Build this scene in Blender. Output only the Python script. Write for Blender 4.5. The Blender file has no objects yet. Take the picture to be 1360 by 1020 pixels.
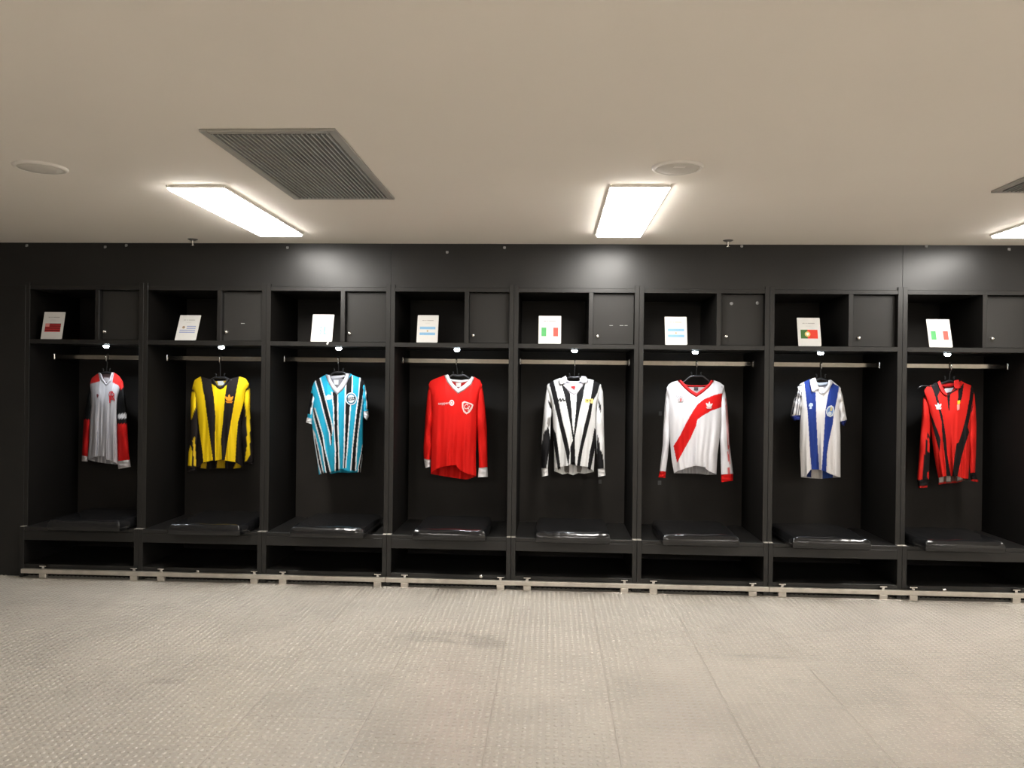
import bpy, bmesh, math, random
import numpy as np
from mathutils import Vector, Matrix
from mathutils.geometry import delaunay_2d_cdt

random.seed(7)
RNG = np.random.default_rng(11)
SC = bpy.context.scene
COL = SC.collection

# ------------------------------------------------------------------ camera
F_PX, CX, CY = 1040.0, 680.0, 510.0
YAW, PITCH, ROLL = math.radians(2.925), math.radians(-0.117), math.radians(0.678)
CAM = np.array([0.0, -5.85, 1.54])
FWD = np.array([-math.sin(YAW) * math.cos(PITCH), math.cos(YAW) * math.cos(PITCH), math.sin(PITCH)])
R0 = np.array([math.cos(YAW), math.sin(YAW), 0.0])
U0 = np.cross(R0, FWD)
RGT = R0 * math.cos(ROLL) + U0 * math.sin(ROLL)
UPV = -R0 * math.sin(ROLL) + U0 * math.cos(ROLL)
cam_data = bpy.data.cameras.new('camera')
cam_data.sensor_width = 36.0
cam_data.lens = 36.0 * F_PX / 1360.0
cam_data.clip_start = 0.05
cam = bpy.data.objects.new('camera', cam_data)
COL.objects.link(cam)
cam.matrix_world = Matrix(((RGT[0], UPV[0], -FWD[0], CAM[0]), (RGT[1], UPV[1], -FWD[1], CAM[1]),
                           (RGT[2], UPV[2], -FWD[2], CAM[2]), (0, 0, 0, 1)))
SC.camera = cam

# ------------------------------------------------------------------ world, exposure, lamp strengths
w = bpy.data.worlds.new('world'); SC.world = w; w.use_nodes = True
w.node_tree.nodes['Background'].inputs[0].default_value = (0.02, 0.02, 0.022, 1)
w.node_tree.nodes['Background'].inputs[1].default_value = 1.0
SC.view_settings.view_transform = 'Standard'
SC.view_settings.look = 'None'
SC.view_settings.gamma = 1.0
SC.view_settings.use_curve_mapping = False
SC.view_settings.exposure = 1.88
PANEL_EMIT = 12.0          # ceiling light diffusers
PANEL_COL = (1.0, 0.962, 0.905)
PUCK_WATT = 3.0
PUCK_EMIT = 25.0

# ------------------------------------------------------------------ pixel helpers
def ray(x, y):
    return (x - CX) / F_PX * RGT - (y - CY) / F_PX * UPV + FWD
def at_y(x, y, Y=0.0):
    d = ray(x, y); return CAM + d * ((Y - CAM[1]) / d[1])
def at_z(x, y, Z=0.0):
    d = ray(x, y); return CAM + d * ((Z - CAM[2]) / d[2])

def lin(c):
    o = []
    for v in c:
        v /= 255.0
        o.append(v / 12.92 if v <= 0.04045 else ((v + 0.055) / 1.055) ** 2.4)
    return tuple(o)

# ------------------------------------------------------------------ materials
MATS = {}
def mat(name, color=(0.5, 0.5, 0.5), rough=0.5, metal=0.0, spec=0.5, noise=None, bump=None, emit=None, coat=0.0, sheen=0.0):
    """noise=(scale, amount) multiplies colour; bump=(scale, strength)"""
    if name in MATS: return MATS[name]
    m = bpy.data.materials.new(name); m.use_nodes = True
    nt = m.node_tree; b = nt.nodes['Principled BSDF']
    b.inputs['Base Color'].default_value = (*color, 1)
    b.inputs['Roughness'].default_value = rough
    b.inputs['Metallic'].default_value = metal
    b.inputs['Specular IOR Level'].default_value = spec
    b.inputs['Coat Weight'].default_value = coat
    b.inputs['Sheen Weight'].default_value = sheen
    if emit:
        b.inputs['Emission Color'].default_value = (*emit[0], 1)
        b.inputs['Emission Strength'].default_value = emit[1]
    if noise or bump:
        g = nt.nodes.new('ShaderNodeNewGeometry')
    if noise:
        n = nt.nodes.new('ShaderNodeTexNoise'); n.inputs['Scale'].default_value = noise[0]; n.inputs['Detail'].default_value = 5
        nt.links.new(g.outputs['Position'], n.inputs['Vector'])
        r = nt.nodes.new('ShaderNodeMapRange'); r.inputs['From Min'].default_value = 0.3; r.inputs['From Max'].default_value = 0.7
        r.inputs['To Min'].default_value = 1 - noise[1]; r.inputs['To Max'].default_value = 1 + noise[1]
        nt.links.new(n.outputs['Fac'], r.inputs['Value'])
        mx = nt.nodes.new('ShaderNodeMix'); mx.data_type = 'RGBA'; mx.blend_type = 'MULTIPLY'; mx.inputs[0].default_value = 1
        mx.inputs[6].default_value = (*color, 1)
        nt.links.new(r.outputs['Result'], mx.inputs[7])
        nt.links.new(mx.outputs[2], b.inputs['Base Color'])
        r2 = nt.nodes.new('ShaderNodeMapRange'); r2.inputs['To Min'].default_value = rough - noise[1] * .3; r2.inputs['To Max'].default_value = rough + noise[1] * .3
        nt.links.new(n.outputs['Fac'], r2.inputs['Value']); nt.links.new(r2.outputs['Result'], b.inputs['Roughness'])
    if bump:
        n2 = nt.nodes.new('ShaderNodeTexNoise'); n2.inputs['Scale'].default_value = bump[0]; n2.inputs['Detail'].default_value = 4
        nt.links.new(g.outputs['Position'], n2.inputs['Vector'])
        bp = nt.nodes.new('ShaderNodeBump'); bp.inputs['Strength'].default_value = bump[1]; bp.inputs['Distance'].default_value = 0.01
        nt.links.new(n2.outputs['Fac'], bp.inputs['Height']); nt.links.new(bp.outputs['Normal'], b.inputs['Normal'])
    MATS[name] = m
    return m

LAM = mat('black_laminate', (0.0125, 0.0118, 0.011), 0.36, spec=0.42, noise=(6, .12), bump=(25, .03))
LAMP = mat('black_header_laminate', (0.0115, 0.0112, 0.011), 0.35, spec=0.44, noise=(3, .15), bump=(7, .05))
LAMD = mat('black_interior_board', (0.018, 0.0155, 0.0135), 0.55, spec=0.25, noise=(5, .1))
LAMS = mat('matt_black_side', (0.006, 0.0053, 0.0047), 0.7, spec=0.10, noise=(5, .1))
DOOR = mat('charcoal_door', (0.022, 0.021, 0.0198), 0.44, spec=0.27, noise=(4, .08))
LEATHER = mat('black_leather', (0.008, 0.008, 0.0085), 0.14, spec=0.55, bump=(30, .035), noise=(12, .08))
CHROME = mat('brushed_chrome', (0.36, 0.33, 0.29), 0.12, metal=1.0, noise=(40, .06))
STEEL = mat('polished_steel', (0.75, 0.73, 0.70), 0.22, metal=1.0)
ALU = mat('worn_aluminium', (0.60, 0.56, 0.50), 0.42, metal=0.85, noise=(14, .12))
CEIL = mat('ceiling_paint', (0.80, 0.752, 0.685), 0.85, spec=0.2, noise=(0.9, .02), bump=(60, .02))
WALLM = mat('room_wall_paint', (0.70, 0.675, 0.63), 0.8, spec=0.2, noise=(2, .03))
WHITEP = mat('white_plastic', (0.80, 0.765, 0.71), 0.5, noise=(30, .03))
GRILLE = mat('speaker_mesh', (0.60, 0.57, 0.52), 0.7, bump=(400, .2))
VENTM = mat('vent_grey_metal', (0.36, 0.365, 0.35), 0.5, metal=0.3, noise=(20, .08))
VENTF = mat('vent_frame_metal', (0.38, 0.37, 0.34), 0.5, metal=0.3, noise=(20, .05))
DARKV = mat('vent_void_shade', (0.015, 0.015, 0.015), 0.9)
BLACKP = mat('black_plastic', (0.014, 0.014, 0.015), 0.3, spec=0.6, noise=(30, .05))
PAPER = mat('white_card', (0.62, 0.61, 0.59), 0.6, noise=(40, .015))
DIFF = mat('lit_diffuser', (0.9, 0.9, 0.88), 0.5, emit=(PANEL_COL, PANEL_EMIT))
PUCKM = mat('lit_led_lens', (0.9, 0.9, 0.9), 0.3, emit=((0.80, 0.92, 1.0), PUCK_EMIT))

def flat(rgb, rough=0.7):
    return mat('print_%02x%02x%02x' % tuple(rgb), lin(rgb), rough, spec=0.3, noise=(60, .02))

def cloth_mat():
    m = bpy.data.materials.new('jersey_cloth'); m.use_nodes = True
    nt = m.node_tree; b = nt.nodes['Principled BSDF']
    a = nt.nodes.new('ShaderNodeAttribute'); a.attribute_name = 'dye'
    nt.links.new(a.outputs['Color'], b.inputs['Base Color'])
    b.inputs['Roughness'].default_value = 0.75
    b.inputs['Specular IOR Level'].default_value = 0.18
    b.inputs['Sheen Weight'].default_value = 0.0
    g = nt.nodes.new('ShaderNodeNewGeometry')
    n = nt.nodes.new('ShaderNodeTexNoise'); n.inputs['Scale'].default_value = 26; n.inputs['Detail'].default_value = 3
    mp = nt.nodes.new('ShaderNodeMapping'); mp.inputs['Scale'].default_value = (1, 1, .25)
    nt.links.new(g.outputs['Position'], mp.inputs['Vector']); nt.links.new(mp.outputs['Vector'], n.inputs['Vector'])
    bp = nt.nodes.new('ShaderNodeBump'); bp.inputs['Strength'].default_value = 0.25; bp.inputs['Distance'].default_value = 0.012
    nt.links.new(n.outputs['Fac'], bp.inputs['Height']); nt.links.new(bp.outputs['Normal'], b.inputs['Normal'])
    return m
CLOTH = cloth_mat()

def floor_mat():
    m = bpy.data.materials.new('studded_rubber'); m.use_nodes = True
    nt = m.node_tree; L = nt.links; N = nt.nodes; b = N['Principled BSDF']
    g = N.new('ShaderNodeNewGeometry'); oi = N.new('ShaderNodeObjectInfo')
    n = N.new('ShaderNodeTexNoise'); n.inputs['Scale'].default_value = 1.7; n.inputs['Detail'].default_value = 8; n.inputs['Roughness'].default_value = .65
    L.new(g.outputs['Position'], n.inputs['Vector'])
    r = N.new('ShaderNodeMapRange'); r.inputs['From Min'].default_value = .3; r.inputs['From Max'].default_value = .7
    r.inputs['To Min'].default_value = .88; r.inputs['To Max'].default_value = 1.08
    L.new(n.outputs['Fac'], r.inputs['Value'])
    rr = N.new('ShaderNodeMapRange'); rr.inputs['To Min'].default_value = .97; rr.inputs['To Max'].default_value = 1.03
    L.new(oi.outputs['Random'], rr.inputs['Value'])
    mu = N.new('ShaderNodeMath'); mu.operation = 'MULTIPLY'; L.new(r.outputs[0], mu.inputs[0]); L.new(rr.outputs[0], mu.inputs[1])
    # scuff stains: worn dirty patches with noisy outline, at fixed spots of the floor
    fac = mu.outputs[0]
    for (x, y, sx, sy, amt) in SCUFFS:
        mp = N.new('ShaderNodeMapping'); mp.vector_type = 'POINT'
        mp.inputs['Location'].default_value = (-x / sx, -y / sy, 0); mp.inputs['Scale'].default_value = (1 / sx, 1 / sy, 0)
        L.new(g.outputs['Position'], mp.inputs['Vector'])
        ln = N.new('ShaderNodeVectorMath'); ln.operation = 'LENGTH'; L.new(mp.outputs[0], ln.inputs[0])
        n3 = N.new('ShaderNodeTexNoise'); n3.inputs['Scale'].default_value = 9; n3.inputs['Detail'].default_value = 4
        L.new(g.outputs['Position'], n3.inputs['Vector'])
        ad = N.new('ShaderNodeMath'); ad.operation = 'MULTIPLY_ADD'; ad.inputs[1].default_value = 1.6
        L.new(n3.outputs['Fac'], ad.inputs[0]); L.new(ln.outputs['Value'], ad.inputs[2])
        s = N.new('ShaderNodeMapRange'); s.interpolation_type = 'SMOOTHSTEP'
        s.inputs['From Min'].default_value = 1.1; s.inputs['From Max'].default_value = 1.8
        s.inputs['To Min'].default_value = 1 - amt; s.inputs['To Max'].default_value = 1
        L.new(ad.outputs[0], s.inputs['Value'])
        m2 = N.new('ShaderNodeMath'); m2.operation = 'MULTIPLY'; L.new(fac, m2.inputs[0]); L.new(s.outputs[0], m2.inputs[1]); fac = m2.outputs[0]
    mx = N.new('ShaderNodeMix'); mx.data_type = 'RGBA'; mx.blend_type = 'MULTIPLY'; mx.inputs[0].default_value = 1
    mx.inputs[6].default_value = (0.385, 0.354, 0.311, 1)
    L.new(fac, mx.inputs[7]); L.new(mx.outputs[2], b.inputs['Base Color'])
    b.inputs['Roughness'].default_value = .30; b.inputs['Specular IOR Level'].default_value = .45
    return m
SCUFFS = []
for (px, py, sx, sy, amt) in ((565, 850, .22, .10, .22), (640, 852, .20, .16, .22), (590, 842, .3, .07, .15), (60, 800, .5, .2, .12), (1010, 872, .35, .04, .15), (215, 905, .12, .05, .15)):
    p = at_z(px, py); SCUFFS.append((p[0], p[1], sx, sy, amt))
FLOORM = floor_mat()

# ------------------------------------------------------------------ mesh helpers
def wloc(o):
    v = Vector((0, 0, 0))
    while o is not None:
        v = v + o.location; o = o.parent
    return v
def add(name, verts, faces, m, parent=None, smooth=False, origin=None):
    me = bpy.data.meshes.new(name)
    verts = np.asarray(verts, float).reshape(-1, 3)
    off = np.array(wloc(parent)) if parent is not None else np.zeros(3)
    if parent is None:
        if origin is None:
            lo, hi = verts.min(0), verts.max(0); origin = np.array([(lo[0] + hi[0]) / 2, (lo[1] + hi[1]) / 2, lo[2]])
        off = np.array(origin, float)
    me.from_pydata((verts - off).tolist(), [], [tuple(int(i) for i in f) for f in faces])
    me.materials.append(m)
    if smooth: me.polygons.foreach_set('use_smooth', [True] * len(me.polygons))
    me.update()
    o = bpy.data.objects.new(name, me); COL.objects.link(o)
    if parent is not None: o.parent = parent
    else: o.location = Vector(off)
    return o
def addbm(name, bm, m, parent=None, smooth=False, origin=None):
    bm.verts.index_update()
    v = [tuple(x.co) for x in bm.verts]; f = [[x.index for x in p.verts] for p in bm.faces]
    bm.free()
    return add(name, v, f, m, parent, smooth, origin)
def thing(name, label, cat, loc, group=None):
    o = bpy.data.objects.new(name, None); COL.objects.link(o); o.location = Vector([float(c) for c in loc])
    o.empty_display_size = .05
    return tag(o, label, cat, group)
def tag(o, label, cat, group=None):
    o['label'] = label; o['category'] = cat
    if group: o['group'] = group
    return o
def struct(o, label=None, cat=None):
    o['kind'] = 'structure'
    if label: o['label'] = label
    if cat: o['category'] = cat
    return o
def bx(bm, x0, x1, y0, y1, z0, z1, bev=0.0, seg=2):
    r = bmesh.ops.create_cube(bm, size=1.0)
    vs = r['verts']
    for v in vs:
        v.co = Vector(((x0 + x1) / 2 + v.co.x * (x1 - x0), (y0 + y1) / 2 + v.co.y * (y1 - y0), (z0 + z1) / 2 + v.co.z * (z1 - z0)))
    if bev:
        es = list({e for v in vs for e in v.link_edges})
        bmesh.ops.bevel(bm, geom=es, offset=bev, segments=seg, affect='EDGES', profile=.5)
def box(name, x0, x1, y0, y1, z0, z1, m, parent=None, bev=0.0015, seg=1, smooth=False):
    bm = bmesh.new(); bx(bm, x0, x1, y0, y1, z0, z1, bev, seg)
    return addbm(name, bm, m, parent, smooth)
def tube_data(path, rad, seg=10, cap=True):
    path = [Vector(p) for p in path]; n = len(path)
    if not hasattr(rad, '__len__'): rad = [rad] * n
    V, F = [], []
    prev = None
    for i, p in enumerate(path):
        t = (path[min(i + 1, n - 1)] - path[max(i - 1, 0)]).normalized()
        if prev is None:
            a = t.orthogonal().normalized()
        else:
            a = (prev - t * prev.dot(t)).normalized()
        prev = a; b = t.cross(a)
        for k in range(seg):
            an = 2 * math.pi * k / seg
            V.append(p + (a * math.cos(an) + b * math.sin(an)) * rad[i])
    for i in range(n - 1):
        for k in range(seg):
            k2 = (k + 1) % seg
            F.append((i * seg + k, i * seg + k2, (i + 1) * seg + k2, (i + 1) * seg + k))
    if cap:
        F.append(tuple(range(seg))[::-1]); F.append(tuple((n - 1) * seg + k for k in range(seg)))
    return [tuple(v) for v in V], F
def tube(name, path, rad, m, parent=None, seg=10):
    v, f = tube_data(path, rad, seg); return add(name, v, f, m, parent, True)
def lathe(name, c, prof, m, parent=None, seg=32, axis='z', smooth=True):
    """prof: list of (radius, offset along axis)"""
    V, F = [], []
    for (r, h) in prof:
        for k in range(seg):
            a = 2 * math.pi * k / seg
            if axis == 'z': V.append((c[0] + r * math.cos(a), c[1] + r * math.sin(a), c[2] + h))
            else: V.append((c[0] + r * math.cos(a), c[1] + h, c[2] + r * math.sin(a)))
    for i in range(len(prof) - 1):
        for k in range(seg):
            k2 = (k + 1) % seg
            F.append((i * seg + k, i * seg + k2, (i + 1) * seg + k2, (i + 1) * seg + k))
    F.append(tuple(range(seg))); F.append(tuple((len(prof) - 1) * seg + k for k in range(seg)))
    return add(name, V, F, m, parent, smooth)

# ------------------------------------------------------------------ key dimensions (from the photograph)
H = at_y(680, 323.5)[2]                       # ceiling
Z_STILE = at_y(850, 379.5)[2]
Z_TOP1, Z_TOP0 = at_y(770, 383)[2], at_y(770, 388.5)[2]
Z_SH1, Z_SH0 = at_y(770, 457)[2], at_y(770, 463)[2]
YB = -0.04                                    # bench and lower stiles stand this far proud
Z_B1, Z_B0 = at_y(765, 715.8, YB)[2], at_y(765, 733.6, YB)[2]
Z_L1, Z_L0 = at_y(765, 766.8, YB)[2], 0.055
DEPTH = 0.64
DIVX = [at_y(x, 460)[0] for x in (33.5, 190, 353, 518, 682, 848.5, 1022, 1198.6, 1378)]
ROD_Y = 0.30
Z_ROD = at_y(765, 481, ROD_Y)[2]
XL, XR, YF = -5.2, 7.0, -11.6                 # room extents
X_END = DIVX[-1]

# ------------------------------------------------------------------ room shell
def slab(name, x0, x1, y0, y1, z0, z1, m): return struct(box(name, x0, x1, y0, y1, z0, z1, m, None, 0))
floor = slab('floor', XL, XR, YF, .8, -.06, -.004, FLOORM)
ceil = slab('ceiling', XL, XR, YF, .8, H, H + .08, CEIL)
slab('wall_back', XL, XR, .70, .78, -.004, H, LAMD)
slab('wall_left', XL - .08, XL, YF, .78, -.06, H, mat('dark_wall_paint', (0.25, 0.24, 0.225), 0.8, spec=0.2, noise=(2, .03)))
slab('wall_right', XR, XR + .08, YF, .78, -.06, H, WALLM)
slab('wall_front', XL, XR, YF - .08, YF, -.06, H, WALLM)

# black boarding above and beside the lockers
hd = bpy.data.objects.new('trim_1', None); COL.objects.link(hd); hd.location = (0, 0.02, Z_TOP1); struct(hd, 'black glossy boarding between the lockers and the ceiling', 'wall panel')
seams = [XL + .001, DIVX[3], DIVX[7], XR - .001]
for a, b in zip(seams[:-1], seams[1:]):
    box('panel', a + .0008, b - .0008, .012, .032, Z_TOP1 + .001, H - .001, LAMP, hd, .0008)
sd = bpy.data.objects.new('trim_2', None); COL.objects.link(sd); sd.location = (XL, 0.02, 0); struct(sd, 'black boarding beside the last locker', 'wall panel')
box('panel', XL + .001, DIVX[0] - .001, 0, .032, 0, Z_TOP1, LAM, sd, .001)
sd = bpy.data.objects.new('trim_3', None); COL.objects.link(sd); sd.location = (XR, 0.02, 0); struct(sd, 'black boarding beyond the lockers', 'wall panel')
box('panel', X_END + .003, XR - .001, 0, .032, 0, Z_TOP1, LAM, sd, .001)

# ------------------------------------------------------------------ floor tiles with studs (shared mesh)
T = 0.56; NS = 16
def tile_mesh():
    bm = bmesh.new(); g = .0012
    bx(bm, -T / 2 + g, T / 2 - g, -T / 2 + g, T / 2 - g, -.004, 0, .0012, 1)
    p = T / NS
    for i in range(NS):
        for j in range(NS):
            cx, cy = -T / 2 + (i + .5) * p, -T / 2 + (j + .5) * p
            rings = [[bm.verts.new((cx + r_ * math.cos(k * math.pi / 4), cy + r_ * math.sin(k * math.pi / 4), z_)) for k in range(8)] for r_, z_ in ((.0125, -.0006), (.0112, .0019), (.0078, .0033))]
            for lo, hi in zip(rings[:-1], rings[1:]):
                for k in range(8): bm.faces.new((lo[k], lo[(k + 1) % 8], hi[(k + 1) % 8], hi[k])).smooth = True
            bm.faces.new(rings[-1]).smooth = True
    me = bpy.data.meshes.new('floor_tile'); bm.to_mesh(me); bm.free(); me.materials.append(FLOORM)
    return me
TM = tile_mesh()
ty_first = at_z(617, 827.4)[1]; tx_first = at_z(665, 880)[0]
for i in range(-9, 9):
    for j in range(-10, 3):
        x = tx_first + (i + .5) * T
        y = ty_first + (j + .5) * T + (.22 if i % 3 == 1 else 0.0)
        if y + T / 2 > .66 or y < -6.2 or x - T / 2 < XL or x + T / 2 > XR: continue
        o = bpy.data.objects.new('floor_tile', TM); COL.objects.link(o); o.parent = floor
        o.location = Vector((x, y, 0)) - floor.location

# ------------------------------------------------------------------ lockers
JN = ['white jersey with red shoulders and black and red sleeves', 'yellow and black striped jersey', 'sky blue, black and white striped jersey',
      'plain red jersey with white collar', 'black and white striped long-sleeved jersey', 'white jersey with a red diagonal sash',
      'white jersey with two blue stripes', 'red and black striped jersey']
MULL = [125.7, 288, 452, 616.6, 782, 952, 1127.5, 1305.6]
LOCK = [(138.5, 440.5), (300.5, 441), (464.5, 443), (628.5, 445.5), (793.5, 447), (964, 447), (1140, 449), (1317, 450)]
SPOT = [(141, 457.5), (294, 458), (450, 459.5), (607, 462), (763, 464), (923.5, 465), (1090, 466.5), (1258.5, 467.5)]
PT = .033
for k in range(8):
    a, b = DIVX[k] + .001, DIVX[k + 1] - .001
    lk = thing('locker', 'black open locker bay holding the ' + JN[k], 'locker', ((a + b) / 2, 0, 0), 'row of black lockers')
    for s in (0, 1):
        x0, x1 = (a, a + PT) if s == 0 else (b - PT, b)
        sp = box('side_panel', x0, x1, .003, DEPTH, Z_B1, Z_STILE, LAMS, lk, .0)
        box('edge_band', x0, x1, 0, .003, Z_B1, Z_STILE, LAM, sp, .001)
        box('lower_stile', x0, x1, YB, DEPTH, 0.0, Z_B0 if False else Z_B1 - .0005, LAM, lk, .0015)
        box('ledge_glint', x0 + .001, x1 - .001, YB + .002, -.001, Z_B1 - .0005, Z_B1 + .004, ALU, lk, .001)  # bright metal strip added in place of light reflected off the ledge
    box('back_panel', a + PT, b - PT, DEPTH, DEPTH + .02, 0, Z_TOP1, LAMD, lk, .0)
    box('top_board', a + PT, b - PT, .003, DEPTH, Z_TOP0, Z_TOP1, LAM, lk)
    box('shelf', a + PT, b - PT, .001, DEPTH, Z_SH0, Z_SH1, LAM, lk)
    mx0 = at_y(MULL[k], 425)[0]
    box('divider', mx0, mx0 + PT, .003, DEPTH, Z_SH1, Z_TOP0, LAM, lk)
    dr = box('door', mx0 + PT + .002, b - PT - .002, .045, .065, Z_SH1 + .003, Z_TOP0 - .004, DOOR, lk, .0015)
    p = at_y(*LOCK[k], .045)
    lo = lathe('lock', (p[0], .045, p[2]), [(.016, 0), (.016, -.004), (.013, -.007), (.012, -.015), (.009, -.018)], STEEL, dr, 14, 'y')
    if k == 5:
        for q in ((971.5, 403.2), (1006, 402.5)):
            p = at_y(*q, .045); lathe('screw_cap', (p[0], .045, p[2]), [(.013, 0), (.012, -.003), (.006, -.005)], mat('dull_grey_plastic', (.18, .18, .18), .5), dr, 12, 'y')
    if k == 4:
        for (q0, q1) in ((809.5, 814), (823, 828), (829.5, 833.5)):
            p0, p1 = at_y(q0, 432.3, .0446), at_y(q1, 432.3, .0446)
            box('scratch', p0[0], p1[0], .0444, .046, p0[2] - .002, p0[2] + .002, mat('bare_scratch', (.35, .35, .34), .6), dr, 0)
    if k == 1:
        p0, p1 = at_y(320, 429.5, .0446), at_y(325, 429.5, .0446)
        box('scratch', p0[0], p1[0], .0444, .046, p0[2] - .002, p0[2] + .002, MATS.get('bare_scratch') or mat('bare_scratch', (.35, .35, .34), .6), dr, 0)
    # bench, lower opening, plinth
    box('bench_board', a + PT, b - PT, YB, DEPTH, Z_B1 - .028, Z_B1, LAM, lk, .002)
    box('bench_apron', a + PT, b - PT, YB, YB + .025, Z_B0, Z_B1 - .029, LAM, lk, .0015)
    if k == 2:
        x0 = at_y(458, 730, .45)[0]
        box('bench_batten', x0, b - PT, .43, .46, Z_B0 - .045, Z_B1 - .03, LAM, lk, .001)
    box('bottom_board', a + PT, b - PT, YB + .004, DEPTH, Z_L0, Z_L1, LAM, lk, .0015)
    box('plinth', a + PT, b - PT, .02, .04, 0, Z_L0, LAMD, lk, .001)
    # hanging rail
    rail = box('hanging_rail', a + PT, b - PT, ROD_Y - .007, ROD_Y + .007, Z_ROD - .019, Z_ROD + .019, CHROME, lk, .004, 2)
    for X0, X1 in ((a + PT, a + PT + .012), (b - PT - .012, b - PT)):
        box('bracket', X0, X1, ROD_Y - .014, ROD_Y + .014, Z_ROD - .024, Z_ROD + .026, STEEL, rail, .003)
    for (lx, ly) in {1: [(262, 758.5)], 3: [(638.6, 765.3)], 7: [(1255, 783.3)]}.get(k, []):
        p = at_y(lx, ly, YB)
        lathe('latch', (p[0], YB + .004, p[2] - .004), [(.014, 0), (.014, -.003), (.010, -.006)], STEEL, lk, 14, 'y')
    for (lx, ly, lw) in {4: [(797, 639.5, 4)], 5: [(877, 549, 4), (876, 641, 4.5)]}.get(k, []):
        p0, p1 = at_y(lx - lw / 2, ly, DEPTH), at_y(lx + lw / 2, ly, DEPTH)
        box('tape_mark', p0[0], p1[0], DEPTH - .0006, DEPTH, p0[2] - .018, p0[2] + .016, mat('grey_tape', (.07, .07, .07), .5), lk, 0)
    # led spot under the shelf
    p = at_y(SPOT[k][0], SPOT[k][1] + 1.0, .05)
    pk = lathe('led_spot', (p[0], p[1], Z_SH0), [(.026, 0), (.026, -.006), (.022, -.010)], BLACKP, lk, 20)
    lathe('lens', (p[0], p[1], Z_SH0 - .010), [(.021, .0), (.021, -.006), (.017, -.014), (.009, -.018)], PUCKM, pk, 20)
    ld = bpy.data.lights.new('led_glow', 'SPOT'); ld.energy = PUCK_WATT; ld.color = (.86, .93, 1.0); ld.spot_size = math.radians(125); ld.spot_blend = .8; ld.shadow_soft_size = .02
    lo = bpy.data.objects.new('led_glow', ld); COL.objects.link(lo); lo.parent = pk; lo.location = Vector((p[0], p[1], Z_SH0 - .04)) - wloc(pk)
    lo.rotation_euler = (math.radians(14), 0, 0)

# ------------------------------------------------------------------ seat cushions
def cushion(x0, x1, yfront, dep, z0, h, label, rot):
    bm = bmesh.new(); NX, NY = 34, 34
    W = x1 - x0
    def pos(u, v, top):
        # u,v in -1..1, superellipse outline
        r = .10
        x = u * W / 2; y = v * dep / 2
        m_ = max(abs(u), abs(v))
        cx = 1 - .03 * (abs(u * v) ** 6)
        edge = max(0, 1 - (1 - m_) / .155)
        z = h - .042 * (1 - math.sqrt(max(0, 1 - (edge * .97) ** 2))) if top else h * (.13 * edge ** 3)
        if top: z += .006 * (1 - u * u) * (1 - v * v) + .0025 * math.sin(7 * u + 3 * v + x0 * 9) * (1 - edge) + .002 * math.sin(23 * u + x0 * 5) * edge
        inset = .006 * edge ** 2
        return (x * cx * (1 - inset), y * cx * (1 - inset), z)
    us = [math.copysign(1 - (1 - abs(t)) ** 1.9, t) for t in np.linspace(-1, 1, NX)]
    top = [[bm.verts.new(pos(u, v, True)) for v in us] for u in us]
    bot = [[bm.verts.new(pos(u, v, False)) for v in us] for u in us]
    n = NX
    for i in range(n - 1):
        for j in range(n - 1):
            bm.faces.new((top[i][j], top[i + 1][j], top[i + 1][j + 1], top[i][j + 1]))
            bm.faces.new((bot[i][j], bot[i][j + 1], bot[i + 1][j + 1], bot[i + 1][j]))
    ring = [(i, 0) for i in range(n)] + [(n - 1, j) for j in range(1, n)] + [(i, n - 1) for i in range(n - 2, -1, -1)] + [(0, j) for j in range(n - 2, 0, -1)]
    mid = []
    for (i, j) in ring:
        c = (top[i][j].co + bot[i][j].co) / 2
        mid.append(bm.verts.new((c.x * 1.012, c.y * 1.012, c.z + .002)))
    m = len(ring)
    for q in range(m):
        (i, j), (i2, j2) = ring[q], ring[(q + 1) % m]
        bm.faces.new((top[i][j], mid[q], mid[(q + 1) % m], top[i2][j2])); bm.faces.new((mid[q], bot[i][j], bot[i2][j2], mid[(q + 1) % m]))
    bmesh.ops.recalc_face_normals(bm, faces=bm.faces)
    c0 = Vector(((x0 + x1) / 2, yfront + dep / 2, z0))
    M = Matrix.Rotation(rot, 4, 'Z')
    for v in bm.verts: v.co = M @ v.co + c0
    tag(addbm('seat_cushion', bm, LEATHER, None, True), label, 'cushion', 'black seat cushions in the lockers')
CUSH = [(60, 159, .0, .57), (221, 319, 0, .63), (383, 483.5, 0, .63), (546, 646, 0, .63), (710, 812, 0, .63), (879, 984, .0, .63), (1052, 1159, 0, .60), (1229, 1338, 0, .55)]
for k, (p0, p1, rot, dep) in enumerate(CUSH):
    yf = -.25 if k else -.19
    cushion(at_y(p0, 709 + k * 2.5, yf)[0], at_y(p1, 709 + k * 2.5, yf)[0], yf, dep, Z_B1 + .001, .086, 'black leather seat cushion below the ' + JN[k], rot)

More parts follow.
